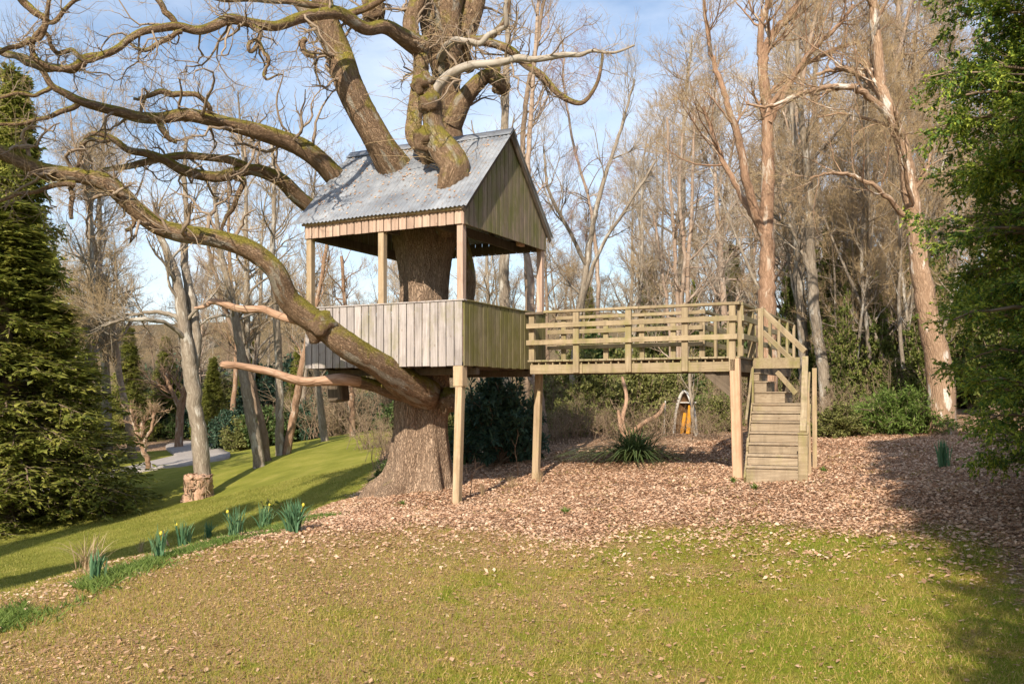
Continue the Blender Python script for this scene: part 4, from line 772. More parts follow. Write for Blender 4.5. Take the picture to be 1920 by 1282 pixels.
path_tree('white birch trunk directly behind the right rear house post', [[(1020, 850, 21, 10), (1016, 780, 21, 9), (1005, 700, 21, 9), (998, 620, 21, 8), (994, 540, 21, 7), (985, 430, 21, 6), (990, 300, 21, 5), (1000, 150, 21, 4), (1010, 0, 21, 3)], [(1000, 720, 21, 5), (985, 690, 21, 4), (950, 655, 21, 3)]], M['birch'], M['twig_grey'], n=(10, 6, 5, 3), t0=.5, name='birch_tree')
path_tree('thin birch with drooping purple twigs right of the roof', [[(1128, 800, 30, 5), (1125, 700, 30, 4.5), (1122, 600, 30, 4), (1120, 500, 30, 4), (1105, 380, 30, 3), (1080, 290, 30, 2.5), (1060, 180, 30, 2), (1055, 80, 30, 1.5)]], M['birch'], M['twig_purple'], n=(22, 8, 6, 4), blen=(1.2, 3.6), t0=.5, up=-.16, name='birch_tree', curl=.12)
path_tree('slender tree curving right behind the gable', [[(985, 860, 26, 6), (990, 600, 26, 6), (985, 400, 26, 5), (980, 260, 26, 5), (990, 170, 26, 4.5), (1005, 90, 26, 4), (1020, 0, 26, 3), (1030, -80, 26, 2)]], M['brown'], M['twig_grey'], n=(12, 7, 6, 3), t0=.45)
path_tree('bare tree with long upswept branches between gable and birch group', [[(1070, 830, 25, 8), (1075, 700, 25, 7), (1085, 600, 25, 6.5), (1100, 500, 25, 6), (1112, 420, 25, 5), (1135, 330, 25, 4), (1165, 240, 25, 3), (1190, 150, 25, 2)], [(1085, 600, 25, 4), (1120, 480, 24.5, 3.5), (1180, 380, 24, 3), (1230, 300, 24, 2)], [(1100, 500, 25, 4), (1060, 420, 24.5, 3.5), (1030, 360, 24, 3), (1020, 280, 24, 2)]], M['pale'], M['twig_pale'], n=(10, 7, 5, 3), t0=.3)

path_tree('thin bare sapling hiding the right side of the upright boat', [[(1303, 835, 20, 4), (1301, 800, 20, 3.6), (1297, 755, 20, 3.3), (1293, 700, 20, 3), (1290, 640, 20, 2)]], M['pale'], M['twig_tan'], n=(10, 5, 4, 0), blen=(.5, 1.3), t0=.4)
# generic bare trees, copied
def generic(name, label, h, r, n, bm, tm, blen, stems=1, up=.12, t0=.25, curl=.15, lean=.03, twigr=.004):
    t = thing(name, label, 'tree', (0, 0, 0)); gt_, gc, gw = Geo(), Geo(), Geo()
    for s_ in range(stems):
        K = 12; P = np.zeros((K, 3)); d = np.array([rng.normal()*.05, rng.normal()*.05, 1.]); 
        if stems > 1: d[:2] = rng.normal(size=2)*.22; P[0, :2] = rng.normal(size=2)*.12
        P[0, 2] = -.3
        for k in range(1, K): d = unit(d+rng.normal(size=3)*lean*1.6+[0, 0, .04]); P[k] = P[k-1]+d*h/(K-1)
        q = catmull(P, 3); R = r*(1-.85*np.linspace(0, 1, len(q)))*(1+.5*np.exp(-np.linspace(0, 1, len(q))*25))
        tubes(gt_, q, R, 8, lump=.06); Pq, Rq = resamp(q, R, 20)
        B1, Q1 = grow(Pq[None], Rq[None], n[0], t0, 1, blen, (32, 78), curl, up, 8, .5, .08, .014); tubes(gc, B1, Q1, 5)
        B2, Q2 = grow(B1, Q1, n[1], .15, 1, (blen[0]*.35, blen[1]*.5), (28, 65), curl, up, 6, .62, .03, .008); tubes(gc, B2, Q2, 3)
        B3, Q3 = grow(B2, Q2, n[2], .15, 1, (blen[0]*.2, blen[1]*.28), (20, 45), curl, up, 4, .55, .01, twigr); tubes(gw, B3, Q3, 3)
        B4, Q4 = grow(B3, Q3, n[3], .2, 1, (blen[0]*.1, blen[1]*.16), (20, 45), curl, up, 3, .6, .007, twigr); tubes(gw, B4, Q4, 3)
    gt_.obj('trunk', bm, t); gc.obj('branches', bm, t)['kind'] = 'stuff'; gw.obj('twigs', tm, t, smooth=False)['kind'] = 'stuff'
    return t
VT = [generic('bare_tree', 'x', 15, .20, (26, 8, 6, 4), M['pale'], M['twig_tan'], (1.6, 4.4), curl=.22, up=.07, twigr=.005),
      generic('bare_tree', 'x', 12, .16, (24, 8, 6, 4), M['brown'], M['twig_grey'], (1.6, 4.4), curl=.26, up=.05, twigr=.005),
      generic('bare_tree', 'x', 14, .15, (26, 8, 6, 4), M['birch'], M['twig_pale'], (1.2, 3.2), curl=.18, up=.10, twigr=.005),
      generic('bare_tree', 'x', 11, .09, (13, 7, 6, 4), M['pale'], M['twig_tan'], (1.2, 3.0), stems=4, up=.14)]
GL = {'L': ('bare brown tree in the wood beyond the left lawn', 'bare trees beyond the left lawn'), 'R': ('bare tree in the dense wood behind the walkway', 'bare trees in the wood behind the walkway'), 'C': ('bare tree far behind the tree house', 'bare trees far behind the tree house')}
used = [False]*4
def place(v, x, y, sc, key):
    z = float(H(x, y)); rz = random.uniform(0, 6.28); lb, gr = GL[key]
    if not used[v]:
        used[v] = True; t = VT[v]; t.location = (x, y, z-.1); t.rotation_euler = (0, 0, rz); t.scale = (sc,)*3; t['label'] = lb; t['group'] = gr
    else: dup(VT[v], (x, y, z-.1), rz, sc, lb, gr)
def wood_row(n, d0, d1, px0, px1, sc, key, vs=(0, 1, 2, 3)):
    for i in range(n):
        d = random.uniform(d0, d1); px = px0+(px1-px0)*(i+random.uniform(.1, .9))/n
        place(random.choice(vs), (px-CX)/FPX*d, d, random.uniform(*sc), key)
wood_row(12, 26, 36, 1330, 1990, (.95, 1.3), 'R')
wood_row(16, 36, 52, 1200, 2050, (1.0, 1.35), 'R')
wood_row(16, 55, 80, 1050, 2100, (1.0, 1.3), 'R')
wood_row(6, 21.5, 25, 1555, 1725, (.55, .85), 'R', (3,))
wood_row(7, 32, 50, 700, 1200, (.6, .9), 'C')
wood_row(14, 60, 90, 560, 1200, (.6, .95), 'C')
wood_row(8, 52, 66, -120, 640, (.85, 1.15), 'L')
wood_row(14, 70, 100, -150, 660, (.6, .9), 'L', (0, 1, 3))
wood_row(22, 100, 135, -100, 1300, (.8, 1.2), 'L', (1, 3))
wood_row(3, 38, 46, 90, 230, (1.0, 1.25), 'L')
for px, d, sc in ((470, 46, 1.2), (250, 44, 1.25), (180, 50, 1.2), (560, 42, .95)): place(0 if px != 250 else 2, (px-CX)/FPX*d, d, sc, 'L')

# ------------------------------------------------------------------ conifers
def conifer(name, label, h, r, nb_, nsub, nleaf, lm, size, wid, droop, prof=lambda t: (1-t)**.8, sub3=0, rise=0., t0=.03, bm=M['brown'], subl=(.35, .8), flatz=.35):
    t = thing(name, label, 'tree', (0, 0, 0)); gt_, gl, gb = Geo(), Geo(), Geo()
    K = 10; P = np.zeros((K, 3)); P[:, 2] = np.linspace(-.2, h, K); P[:, :2] = np.cumsum(rng.normal(size=(K, 2))*.03, 0); R = np.linspace(.018*h+.03, .01, K)
    tubes(gt_, P, R, 8)
    tb = np.linspace(t0, .97, nb_)+rng.normal(size=nb_)*.008; tb = np.clip(tb, .02, .99); az = rng.uniform(0, 2*np.pi, nb_)
    Ln = r*prof(tb)*rng.uniform(.72, 1.12, nb_)+.12
    base = np.stack([np.interp(tb*h, P[:, 2], P[:, i]) for i in range(3)], -1)
    Kb = 8; B = np.zeros((nb_, Kb, 3)); s_ = np.linspace(0, 1, Kb)
    B[..., 0] = base[:, 0:1]+np.cos(az)[:, None]*Ln[:, None]*s_; B[..., 1] = base[:, 1:2]+np.sin(az)[:, None]*Ln[:, None]*s_
    B[..., 2] = (tb*h)[:, None]+Ln[:, None]*(rise*s_-droop*s_**2)+rng.normal(size=(nb_, 1))*.05*s_
    B += rng.normal(size=B.shape)*.02*s_[None, :, None]
    RB = (.010+.012*Ln)[:, None]*np.linspace(1, .25, Kb); tubes(gb, B, RB, 4)
    U, RU = grow(B, RB, nsub, .12, 1, (r*subl[0], r*subl[1]), (30, 62), .10, -.03, 5, .4, .01, .003, plane=.25)
    Ls = np.clip(Ln/r, .25, 1); U = U[:, :1]+(U-U[:, :1])*np.repeat(Ls, nsub)[:, None, None]; tubes(gb, U, RU, 3)
    src = U
    if sub3:
        U3, R3 = grow(U, RU, sub3, .1, 1, (r*.10, r*.26), (30, 60), .12, -.03, 4, .5, .004, .002, plane=.35); src = U3
        leaflets(gl, U, 4, size, wid, .7, flatz, tri=True)
    leaflets(gl, src, nleaf, size, wid, .65, flatz, bend=.15, tri=True)
    leaflets(gl, B, 14, size, wid, .8, flatz, t0=.3, tri=True)
    gt_.obj('trunk', bm, t); gb.obj('branches', bm, t)['kind'] = 'stuff'; gl.obj('crown', lm, t, smooth=False)['kind'] = 'stuff'
    return t
cf = conifer('conifer_tree', 'large dark green conifer with drooping layered branches on the left lawn', 12.5, 2.7, 330, 24, 14, M['conifer_dark'], (.10, .21), .20, .42, prof=lambda t: np.clip(1.02-t, 0, 1)**1.15*np.clip(.75+t*2.0, 0, 1), rise=.12)
p = W(15, 742, 24); cf.scale = (1.5, 1.5, .70); cf.location = (p[0], p[1], float(H(p[0], p[1]))-.05)
for x, y, sc, lb in ((-20.9, 38, (1.35, 1.35, 1.38), 'tall conifer behind the left lawn conifer, seen against the sky'),):
    dup(cf, (x, y, float(H(x, y))), 1.3, sc, lb)
# off-frame conifers standing beside the camera: they throw the long shadow bands on the lawn
dup(cf, (-12.1, -.2, -1.3), .5, (.95, .95, 1.28), 'narrow conifer left of the camera, nearer of the first pair')
dup(cf, (-10.2, .3, -1.2), 1.9, (1.0, 1.0, 1.50), 'taller narrow conifer left of the camera, right one of the first pair')
dup(cf, (-16.6, -.3, -1.8), 2.2, (.85, .85, 1.6), 'tall narrow conifer far left of the camera')
cy = conifer('cypress_tree', 'bright green feathery cypress filling the right edge above the leaves', 7.2, 1.45, 230, 12, 15, M['cypress'], (.024, .055), .28, .30, prof=lambda t: np.clip(.55+1.6*t, 0, 1)*np.clip(1.25-t, 0, 1)**.6, sub3=9, rise=.35, t0=.08, subl=(.25, .55), flatz=.35)
cy.scale = (.9, .9, 1)
dup(cy, (2.15, -1.6, float(H(2.15, -1.6))), 1., (1.0, 1.0, 1.42), 'cypress behind the camera whose shadow falls across the lower right corner')
cy.location = (5.12, 7.8, float(H(4.9, 7.8)))
dup(cy, (6.9, 10.1, float(H(6.3, 9.9))), 2., (1.1, 1.1, .84), 'second feathery cypress standing behind the front cypress')
dup(cy, (6.1, 8.2, float(H(6.1, 8.2))), 3.1, (1.15, 1.15, 1.05), 'third feathery cypress deep in the right edge hedge')
dup(cy, (4.6, 4.2, float(H(4.6, 4.2))), 4., .78, 'cypress beside the camera just outside the right edge')
FD = 'dark conifers along the back of the lawn'
for px, d, sc in ((400, 56, .42), (470, 60, .5), (310, 62, .55), (150, 48, .62), (560, 58, .45), (60, 40, .55), (240, 58, .6), (700, 60, .5)):
    x = (px-CX)/FPX*d; dup(cf, (x, d, float(H(x, d))), px, (sc*1.3, sc*1.3, sc), 'dark evergreen in the belt behind the lawn and driveway', FD)
for px, d, sc in ((1215, 48, .62), (1100, 55, .6), (1370, 50, .7)):
    x = (px-CX)/FPX*d; dup(cf, (x, d, float(H(x, d))), px, (sc*1.2, sc*1.2, sc), 'dark evergreen tree deep in the wood behind the walkway', 'dark conifers deep in the wood')

# ------------------------------------------------------------------ shrubs
def shrub(name, label, rx, ry, rz_, nst, nleaf, lm, size, wid, bm=M['brown'], cat='shrub', nsub=7, up=.05, gap=0):
    t = thing(name, label, cat, (0, 0, 0)); gs, gl = Geo(), Geo()
    K = 7; az = rng.uniform(0, 6.28, nst); el = rng.uniform(.15, 1.45, nst); L_ = rng.uniform(.6, 1.0, nst)
    tip = np.stack([np.cos(az)*np.cos(el)*rx, np.sin(az)*np.cos(el)*ry, np.sin(el)*rz_], -1)*L_[:, None]
    s_ = np.linspace(0, 1, K)[None, :, None]; P = tip[:, None]*s_*np.array([1, 1, 0])+tip[:, None]*np.array([0, 0, 1])*(s_**.75); P = P+rng.normal(size=P.shape)*.04*s_*rz_
    R = np.linspace(.022, .006, K)[None]*np.ones((nst, 1)); tubes(gs, P, R, 4)
    U, RU = grow(P, R, nsub, .3, 1, (rx*.22, rx*.5), (25, 70), .2, up, 5, .5, .01, .003); tubes(gs, U, RU, 3)
    leaflets(gl, U, nleaf, size, wid, 1.1, .8, bend=.1); leaflets(gl, P, nleaf, size, wid, 1.2, .8, t0=.55)
    gs.obj('stems', bm, t)['kind'] = 'stuff'; gl.obj('foliage', lm, t, smooth=False)['kind'] = 'stuff'
    return t
SH = {}
SH['rhodo'] = shrub('rhododendron_bush', 'x', 1., 1., 1.5, 90, 18, M['rhodo'], (.09, .16), .17, nsub=9)
SH['laurel'] = shrub('laurel_bush', 'x', 1., 1., 1.3, 80, 18, M['laurel'], (.07, .13), .24, nsub=8)
SH['olive'] = shrub('evergreen_bush', 'x', 1., 1., 1.2, 80, 16, M['olive'], (.05, .10), .26, nsub=9)
SH['ivy'] = shrub('ivy_mass', 'x', .55, .55, 2.6, 120, 20, M['ivy'], (.045, .08), .36, nsub=8, cat='ivy')
SH['bright'] = shrub('green_bush', 'x', 1.2, 1., .8, 110, 20, M['bright'], (.05, .12), .13, nsub=8)
def brush(name, label, r, h, nst):
    t = thing(name, label, 'shrub'); g_ = Geo(); K = 7; P = np.zeros((nst, K, 3)); P[:, 0, :2] = rng.normal(size=(nst, 2))*r*.35; d = rng.normal(size=(nst, 3))*.35; d[:, 2] = 1.; d = unit(d); Ln = rng.uniform(.5, 1, nst)*h
    for k in range(1, K): d = unit(d+rng.normal(size=d.shape)*.12); P[:, k] = P[:, k-1]+d*(Ln/(K-1))[:, None]
    R = np.linspace(.012, .004, K)[None]*np.ones((nst, 1)); tubes(g_, P, R, 4); g2_ = Geo()
    U, RU = grow(P, R, 7, .2, 1, (.3, .9), (25, 60), .2, .03, 5, .6, .006, .003); tubes(g2_, U, RU, 3)
    U2, R2 = grow(U, RU, 4, .2, 1, (.12, .35), (25, 60), .2, .03, 3, .6, .004, .0025); tubes(g2_, U2, R2, 3)
    g_.obj('stems', M['brown'], t)['kind'] = 'stuff'; g2_.obj('twigs', M['twig_grey'], t, smooth=False)['kind'] = 'stuff'; return t
SH['brush'] = brush('bare_shrub', 'x', 1.0, 1.7, 45)
seen = set()
def put(k, px, py, sc, label, group=None, d=None, rot=None):
    if d is None: p = gp(px, py)
    else: x = (px-CX)/FPX*d; p = np.array([x, d, float(H(x, d))])
    rot = random.uniform(0, 6.28) if rot is None else rot; s3 = sc if isinstance(sc, tuple) else (sc,)*3
    if k not in seen:
        seen.add(k); t = SH[k]; t.location = (p[0], p[1], p[2]-.05); t.rotation_euler = (0, 0, rot); t.scale = s3; t['label'] = label
        if group: t['group'] = group
        return t
    return dup(SH[k], (p[0], p[1], p[2]-.05), rot, s3, label, group)
put('rhodo', 935, 0, (1.05, .9, 1.35), 'dark bluish evergreen shrub between the two front house posts', d=18.6)
put('rhodo', 985, 0, (.5, .5, .7), 'small dark evergreen shrub left of the rear house post', d=19.3)
put('laurel', 872, 0, (.55, .5, .95), 'fresh green laurel between oak trunk and front post', d=19.6)
put('laurel', 730, 0, (.42, .4, .5), 'small leafy holly hugging the left side of the oak trunk', d=18.2)
put('olive', 1195, 0, (1.4, 1.1, 1.5), 'broad olive green shrub under the walkway left of the upright boat', d=22)
put('olive', 1110, 0, (1.2, .9, 1.5), 'olive green shrub under the walkway beside the white birch trunk', d=23)
put('olive', 1290, 0, (1.0, 1., 1.2), 'olive green shrub behind the upright boat', d=25.5)
put('bright', 1690, 0, (1.3, 1.0, 1.15), 'low bright green bush below the leaning white trunk', d=18.8)
put('bright', 1630, 0, (.8, .7, .8), 'smaller bright green bush left of the leaning white trunk', d=19.6)
put('olive', 1570, 0, (.75, .8, .62), 'low brownish green bush directly right of the steps', d=19)
put('olive', 1340, 0, (.7, .7, .7), 'low brownish green bush left behind the tall corner post', d=21)
IV = 'ivy clad undergrowth in the right hand wood'
for px, d, s_ in ((1590, 24, 1.0), (1640, 26, 1.25), (1690, 27, 1.2), (1730, 23, .9), (1560, 27, 1.2), (1610, 31, 1.6), (1670, 33, 1.7), (1760, 30, 1.5), (1815, 26, 1.4), (1395, 28, .95), (1340, 31, 1.0), (1480, 29, 1.2), (1530, 33, 1.3), (1230, 33, .95), (1165, 36, .8), (1870, 22, 1.3), (1720, 38, 1.8), (1450, 36, 1.3), (1500, 25, .8), (1570, 36, 1.9), (1625, 38, 2.0), (1780, 34, 1.9), (1300, 38, 1.3), (1110, 40, 1.1), (1410, 33, 1.2), (1650, 24.5, .9), (1700, 31, 1.6), (1560, 25, 1.6), (1600, 27, 1.9), (1660, 28, 2.0), (1720, 26, 1.7), (1685, 24, 1.5), (1745, 28, 1.9), (1585, 21.6, .8), (1640, 22, 1.0), (1672, 21, .8), (1708, 21.5, 1.1), (1560, 22.5, .7), (1735, 20.3, .9), (1615, 23.5, 1.3), (1470, 23, .8)):
    put('ivy', px, 0, (s_*random.uniform(.7, 1.2), s_*.9, s_*random.uniform(.8, 1.7)), 'ivy covered growth in the wood behind the steps', IV, d=d)
for px, d, s_ in ((1055, 22, .8), (1150, 23.5, 1.1), (1245, 24, 1.2), (1335, 23.5, 1.0), (1380, 24.5, 1.3), (1030, 24, 1.1), (1200, 25.5, 1.4)): put(random.choice(['olive', 'olive', 'bright']), px, 0, s_, 'loose olive green bush below the walkway at the wood edge', 'olive bushes at the wood edge below the walkway', d=d)
UG = 'evergreen undergrowth behind the walkway'
for px in range(1040, 1900, 36):
    d = random.uniform(24, 36); put(random.choice(['laurel', 'olive', 'olive', 'laurel']), px, 0, random.uniform(.9, 1.35), 'evergreen bush in the undergrowth of the wood behind the walkway', UG, d=d)
for px, d, s_ in ((1075, 26, 1.9), (1130, 28, 2.1), (1180, 26.5, 1.8), (1235, 29, 2.3), (1290, 30, 2.2), (1335, 27, 2.0), (1385, 29, 2.3), (1450, 26, 1.8), (1510, 28, 2.0)): put(random.choice(['olive', 'olive', 'laurel']), px, 0, (s_, s_*.8, s_), 'tall evergreen bush in the wood behind the walkway rails', 'tall evergreen bushes behind the walkway rails', d=d)
UL = 'evergreen bushes along the back of the lawn'
for px in list(range(430, 760, 30))+[60, 130, 200, 300, 340, 380]:
    d = random.uniform(40, 46) if px > 420 else random.uniform(58, 64); put(random.choice(['laurel', 'laurel', 'rhodo', 'olive']), px, 0, random.uniform(.9, 1.5)*(1.3 if px < 420 else 1), 'evergreen bush in the shrub belt behind the left lawn', UL, d=d)
for px in range(740, 1060, 45): put(random.choice(['laurel', 'rhodo', 'olive']), px, 0, random.uniform(.8, 1.2), 'evergreen bush far behind the oak trunk', 'evergreen bushes behind the oak', d=random.uniform(27, 38))
BR = 'bare twiggy undergrowth in the wood'
for px, d, s_ in ((1050, 20.5, .6), (1090, 21.5, .7), (1150, 20.5, .6), (1240, 20, .6), (1330, 19.5, .5), (1365, 22, .9), (1660, 21.5, 1), (1560, 20.5, .7), (1040, 24, 1), (1210, 25, 1.1), (1310, 26, 1.1), (1420, 24, 1.1), (1470, 22, .8), (1500, 27, 1.3), (700, 28, .8), (730, 24, .6), (620, 40, 1.3), (540, 44, 1.4), (680, 42, 1.3), (820, 30, 1.2), (890, 28, 1.2), (960, 27, 1.2)):
    put('brush', px, 0, s_, 'bare twiggy shrub in the undergrowth below the trees', BR, d=d)
# pale twigs behind, brown mass
for i in range(26):
    d = random.uniform(40, 60); px = random.uniform(560, 1250); put('brush', px, 0, random.uniform(1.3, 2.2), 'bare twiggy shrub far behind the tree house', 'bare shrubs far behind the tree house', d=d)
for i in range(26):
    d = random.uniform(60, 85); px = random.uniform(-60, 640); put('brush', px, 0, random.uniform(1.8, 2.8), 'bare twiggy shrub beyond the left lawn', 'bare shrubs beyond the left lawn', d=d)

for px in list(range(250, 780, 22)):
    put(random.choice(['laurel', 'rhodo', 'olive', 'laurel']), px, 0, random.uniform(2.2, 3.6), 'evergreen bush in the shrub belt behind the left lawn', UL, d=random.uniform(58, 74))
# ------------------------------------------------------------------ tufts
def tuft(name, label, cat, p, n, ln, spread, wid, m, arch=.6, buds=0, group=None, upb=1.):
    t = thing(name, label, cat, (p[0], p[1], p[2]-.01), 0, group); g_ = Geo(); K = 6
    az = rng.uniform(0, 6.28, n); L_ = rng.uniform(ln*.6, ln, n); out_ = rng.uniform(.1, 1, n)*spread; b0 = rng.normal(size=(n, 2))*ln*.08
    s_ = np.linspace(0, 1, K); dx = out_[:, None]*(s_**1.5)*L_[:, None]; zz = L_[:, None]*(upb*s_-arch*out_[:, None]*s_**2.4)
    C = np.stack([b0[:, :1]+np.cos(az)[:, None]*dx, b0[:, 1:]+np.sin(az)[:, None]*dx, np.maximum(zz, .01)], -1)
    wv = np.stack([-np.sin(az+rng.normal(size=n)*.8), np.cos(az), az*0], -1)[:, None]*(wid*np.array([.6, 1, 1, .9, .6, .1]))[None, :, None]
    V = np.stack([C-wv, C+wv], 2); i = np.arange(n*K*2).reshape(n, K, 2)
    g_.add(V, np.stack([i[:, :-1, 0], i[:, :-1, 1], i[:, 1:, 1], i[:, 1:, 0]], -1).reshape(-1, 4)); g_.obj('leaves', m, t, smooth=False)['kind'] = 'stuff'
    for b in range(buds):
        q_ = C[int(rng.integers(n)), -1]*[.8, .8, 1.05]; gb = Geo()
        th = np.linspace(0, 6.28, 6, endpoint=False); V = [[0, 0, 0]]+[[.017*math.cos(a), .008*math.sin(a), .02*math.sin(a)] for a in th]; V = np.array(V)+[0, -.012, 0]*np.ones((7, 1)); V[0] += [0, -.015, 0]
        gb.add(V+q_, [[0, 1+k, 1+(k+1) % 6] for k in range(6)]); 
        tubes(gb, np.array([C[0, 0], q_*.55+[0, 0, .01], q_+[0, .004, -.005]]), np.array([.004, .004, .003]), 4); gb.obj('flower', M['yellow'], t, smooth=False)
    return t
DF = None
tuft('daffodil_clump', 'daffodil clump below the fan of dry grass, furthest left', 'daffodils', gp(179, 1090), 39, 0.351, .35, .008, M['daff'])
tuft('daffodil_clump', 'daffodil clump beside the foot of the leaning stick', 'daffodils', gp(300, 1050), 39, 0.405, .45, .008, M['daff'], buds=1)
tuft('daffodil_clump', 'daffodil clump just right of the leaning stick', 'daffodils', gp(344, 1026), 42, 0.405, .4, .008, M['daff'], buds=1)
tuft('daffodil_clump', 'budding daffodil clump midway along the bank edge', 'daffodils', gp(392, 1008), 51, 0.405, .7, .008, M['daff'], buds=1)
tuft('daffodil_clump', 'daffodil clump left of the yellow leaved sprig', 'daffodils', gp(436, 1008), 45, 0.459, .5, .008, M['daff'], buds=1)
tuft('daffodil_clump', 'daffodil clump at the foot of the yellow leaved sprig', 'daffodils', gp(497, 993), 82, 0.486, .5, .009, M['daff'], buds=1)
tuft('daffodil_clump', 'largest daffodil clump at the right end of the row', 'daffodils', gp(552, 998), 142, 0.459, .6, .009, M['daff'], buds=1)
tuft('daffodil_clump', 'lone bluish leaf tuft in shade under the cypress tip', 'daffodils', gp(1768, 876), 51, 0.486, .22, .010, M['daff'])
tuft('dry_grass_clump', 'fan of tall straw coloured dry grass on the bank', 'grass clump', gp(165, 1075), 70, .52, .9, .004, M['drygrass'], arch=.5)
tuft('dry_grass_clump', 'faint dry stems behind the row of daffodils', 'grass clump', gp(265, 1035), 30, .32, .6, .003, M['drygrass'], arch=.3)
tuft('sedge_clump', 'big arching dark green sedge clump beneath the walkway', 'sedge', gp(1190, 862), 620, 1.25, 1.7, .010, M['laurel'], arch=.5, upb=.72)
for a, l in (((1010, 905), 'dry grass tuft at the foot of the rear house post'), ((905, 930), 'dry grass tuft right of the front house post'), ((960, 915), 'dry grass tuft midway between the two house posts')): tuft('dry_grass_clump', l, 'grass clump', gp(*a), 40, .28, .6, .003, M['drygrass'], arch=.3)
for a, l in (((1415, 918), 'green weed tuft left in front of the bottom step'), ((1375, 905), 'green weed tuft at the foot of the tall corner post'), ((1060, 962), 'small green weed alone in the middle of the leaves'), ((755, 948), 'green weeds growing between the oak roots'), ((1545, 885), 'green weed tuft right of the steps')): tuft('weed_tuft', l, 'weeds', gp(*a), 50, .13, 1., .006, M['bright'], arch=.5)
# sprig, stick, saplings
p = gp(500, 985); t = thing('leafy_sprig', 'yellowish green leafy sprig standing above the daffodils', 'plant', p); g_ = Geo(); gl = Geo()
P = np.zeros((5, 6, 3)); d = np.array([[.1, 0, 1], [.35, 0, 1], [-.2, 0, 1], [.5, .1, .8], [0, .2, 1.]]); P[:] = unit(d)[:, None]*np.linspace(0, .52, 6)[None, :, None]; P += rng.normal(size=P.shape)*.012; tubes(g_, P, np.full((5, 6), .005), 4); leaflets(gl, P, 12, (.05, .10), .28, 1., .6, t0=.4, bend=.4); g_.obj('stem', M['tan'], t); gl.obj('leaves', M['bright'], t, smooth=False)['kind'] = 'stuff'
p = gp(318, 1022); g_ = Geo(); tubes(g_, np.array([[0, 0, -.05], [-.07, 0, .12], [-.13, 0, .27]])*1., np.array([.017, .016, .013]), 8); o = g_.obj('stick', M['deadwood']); o.location = p; tag(o, 'short cut stick leaning out of the bank edge', 'stick')
for (px, py, d_, hh), l in zip(((882, 930, 14.6, .62), (968, 895, 16.5, .8), (700, 880, 18, .7)), ('reddish leafless sapling right beside the front house post', 'thin brown sapling left of the rear house post', 'thin leafless sapling left of the oak roots')):
    p = gp(px, py); t = thing('sapling', l, 'sapling', p); g_ = Geo(); P = np.cumsum(np.vstack([[0, 0, -.05], rng.normal(size=(7, 3))*.015+[0, 0, hh/7]]), 0); R = np.linspace(.010, .003, 8); tubes(g_, P, R, 5); B1, Q1 = grow(P[None], R[None], 7, .3, 1, (.15, .35), (25, 50), .1, .05, 4, .5, .006, .003); tubes(g_, B1, Q1, 3); g_.obj('stem', M['tan'], t)
# gnarled orange stem under the olive shrub
p = gp(1190, 845); t = thing('gnarled_shrub_base', 'gnarled orange brown cut stems below the olive shrub', 'shrub', (p[0], 20.3, float(H(p[0], 20.3)))); g_ = Geo()
for q_ in ([(0, 0, 0), (.2, 0, .15), (.5, 0, .38), (.8, 0, .55), (.95, .1, .8)], [(.05, 0, .05), (-.05, 0, .3), (-.1, 0, .65)], [(.1, 0, 0), (0, .1, .4), (.1, .1, .9), (0, .1, 1.4)]): C = catmull(np.array(q_), 4); tubes(g_, C, np.linspace(.07, .03, len(C)), 8, lump=.2)
g_.obj('stem', M['deadwood'], t)

# ------------------------------------------------------------------ chopped log by the twin tree
p = gp(371, 934); t = thing('tree_stump', 'rough ivy matted stump standing before the twin stemmed lawn tree', 'stump', p); g_ = Geo()
q = catmull(np.array([[0, 0, -.15, .42], [0, 0, .1, .36], [.02, 0, .4, .35], [0, 0, .58, .36], [0, 0, .64, .28], [0, 0, .66, .02]]), 5); trunk_mesh(g_, q, 30, 5, 0, .5, .3); g_.V[0] += rng.normal(size=g_.V[0].shape)*.022; g_.obj('trunk', M['deadwood'], t)
gl = Geo(); th = rng.uniform(0, 6.28, 90); zz = rng.uniform(.0, .6, 90); a = np.stack([np.cos(th)*.36, np.sin(th)*.36, zz], -1); b_ = a+np.stack([rng.normal(size=90)*.05, rng.normal(size=90)*.05, -rng.uniform(.1, .3, 90)], -1); tubes(gl, np.stack([a, (a+b_)/2*[1.05, 1.05, 1], b_], 1), np.full((90, 3), .010), 4); gl.obj('dead_stems', M['twig_grey'], t, smooth=False)['kind'] = 'stuff'

# ------------------------------------------------------------------ boat end stood upright
p = gp(1285, 826); D = 20.5; x = (1285-CX)/FPX*D; zb = float(H(x, D)); t = thing('upturned_boat', 'end of a small white boat stood upright among the shrubs, orange inside', 'boat', (x, D, zb-.05), -.85)
g_ = Geo(); K = 18; ss = np.linspace(0, 1, K); Rw = .30*np.cos(ss*np.pi/2)**.55; zc_ = ss*1.02
th = np.linspace(-.1, np.pi+.1, 13); V = np.stack([np.cos(th)[None]*Rw[:, None], np.sin(th)[None]*Rw[:, None]*.9, np.broadcast_to(zc_[:, None], (K, 13))], -1); V2 = V*np.array([.93, .93, 1])-[0, 0, .012]
i = np.arange(K*13).reshape(K, 13); f = np.stack([i[:-1, :-1], i[:-1, 1:], i[1:, 1:], i[1:, :-1]], -1).reshape(-1, 4)
g_.add(V, f); hl = g_.obj('hull', M['boatwhite'], t, bk=False); g_ = Geo(); g_.add(V2, f); g_.obj('hull_lining', M['boatin'], hl, bk=False)
g_ = Geo(); e = np.stack([-Rw*.99-.0, ss*0-.03, zc_], -1); tubes(g_, e, np.full(K, .035), 8, ref=(0, 1, 0)); g_.obj('gunwale', M['boatwhite'], hl, bk=False)
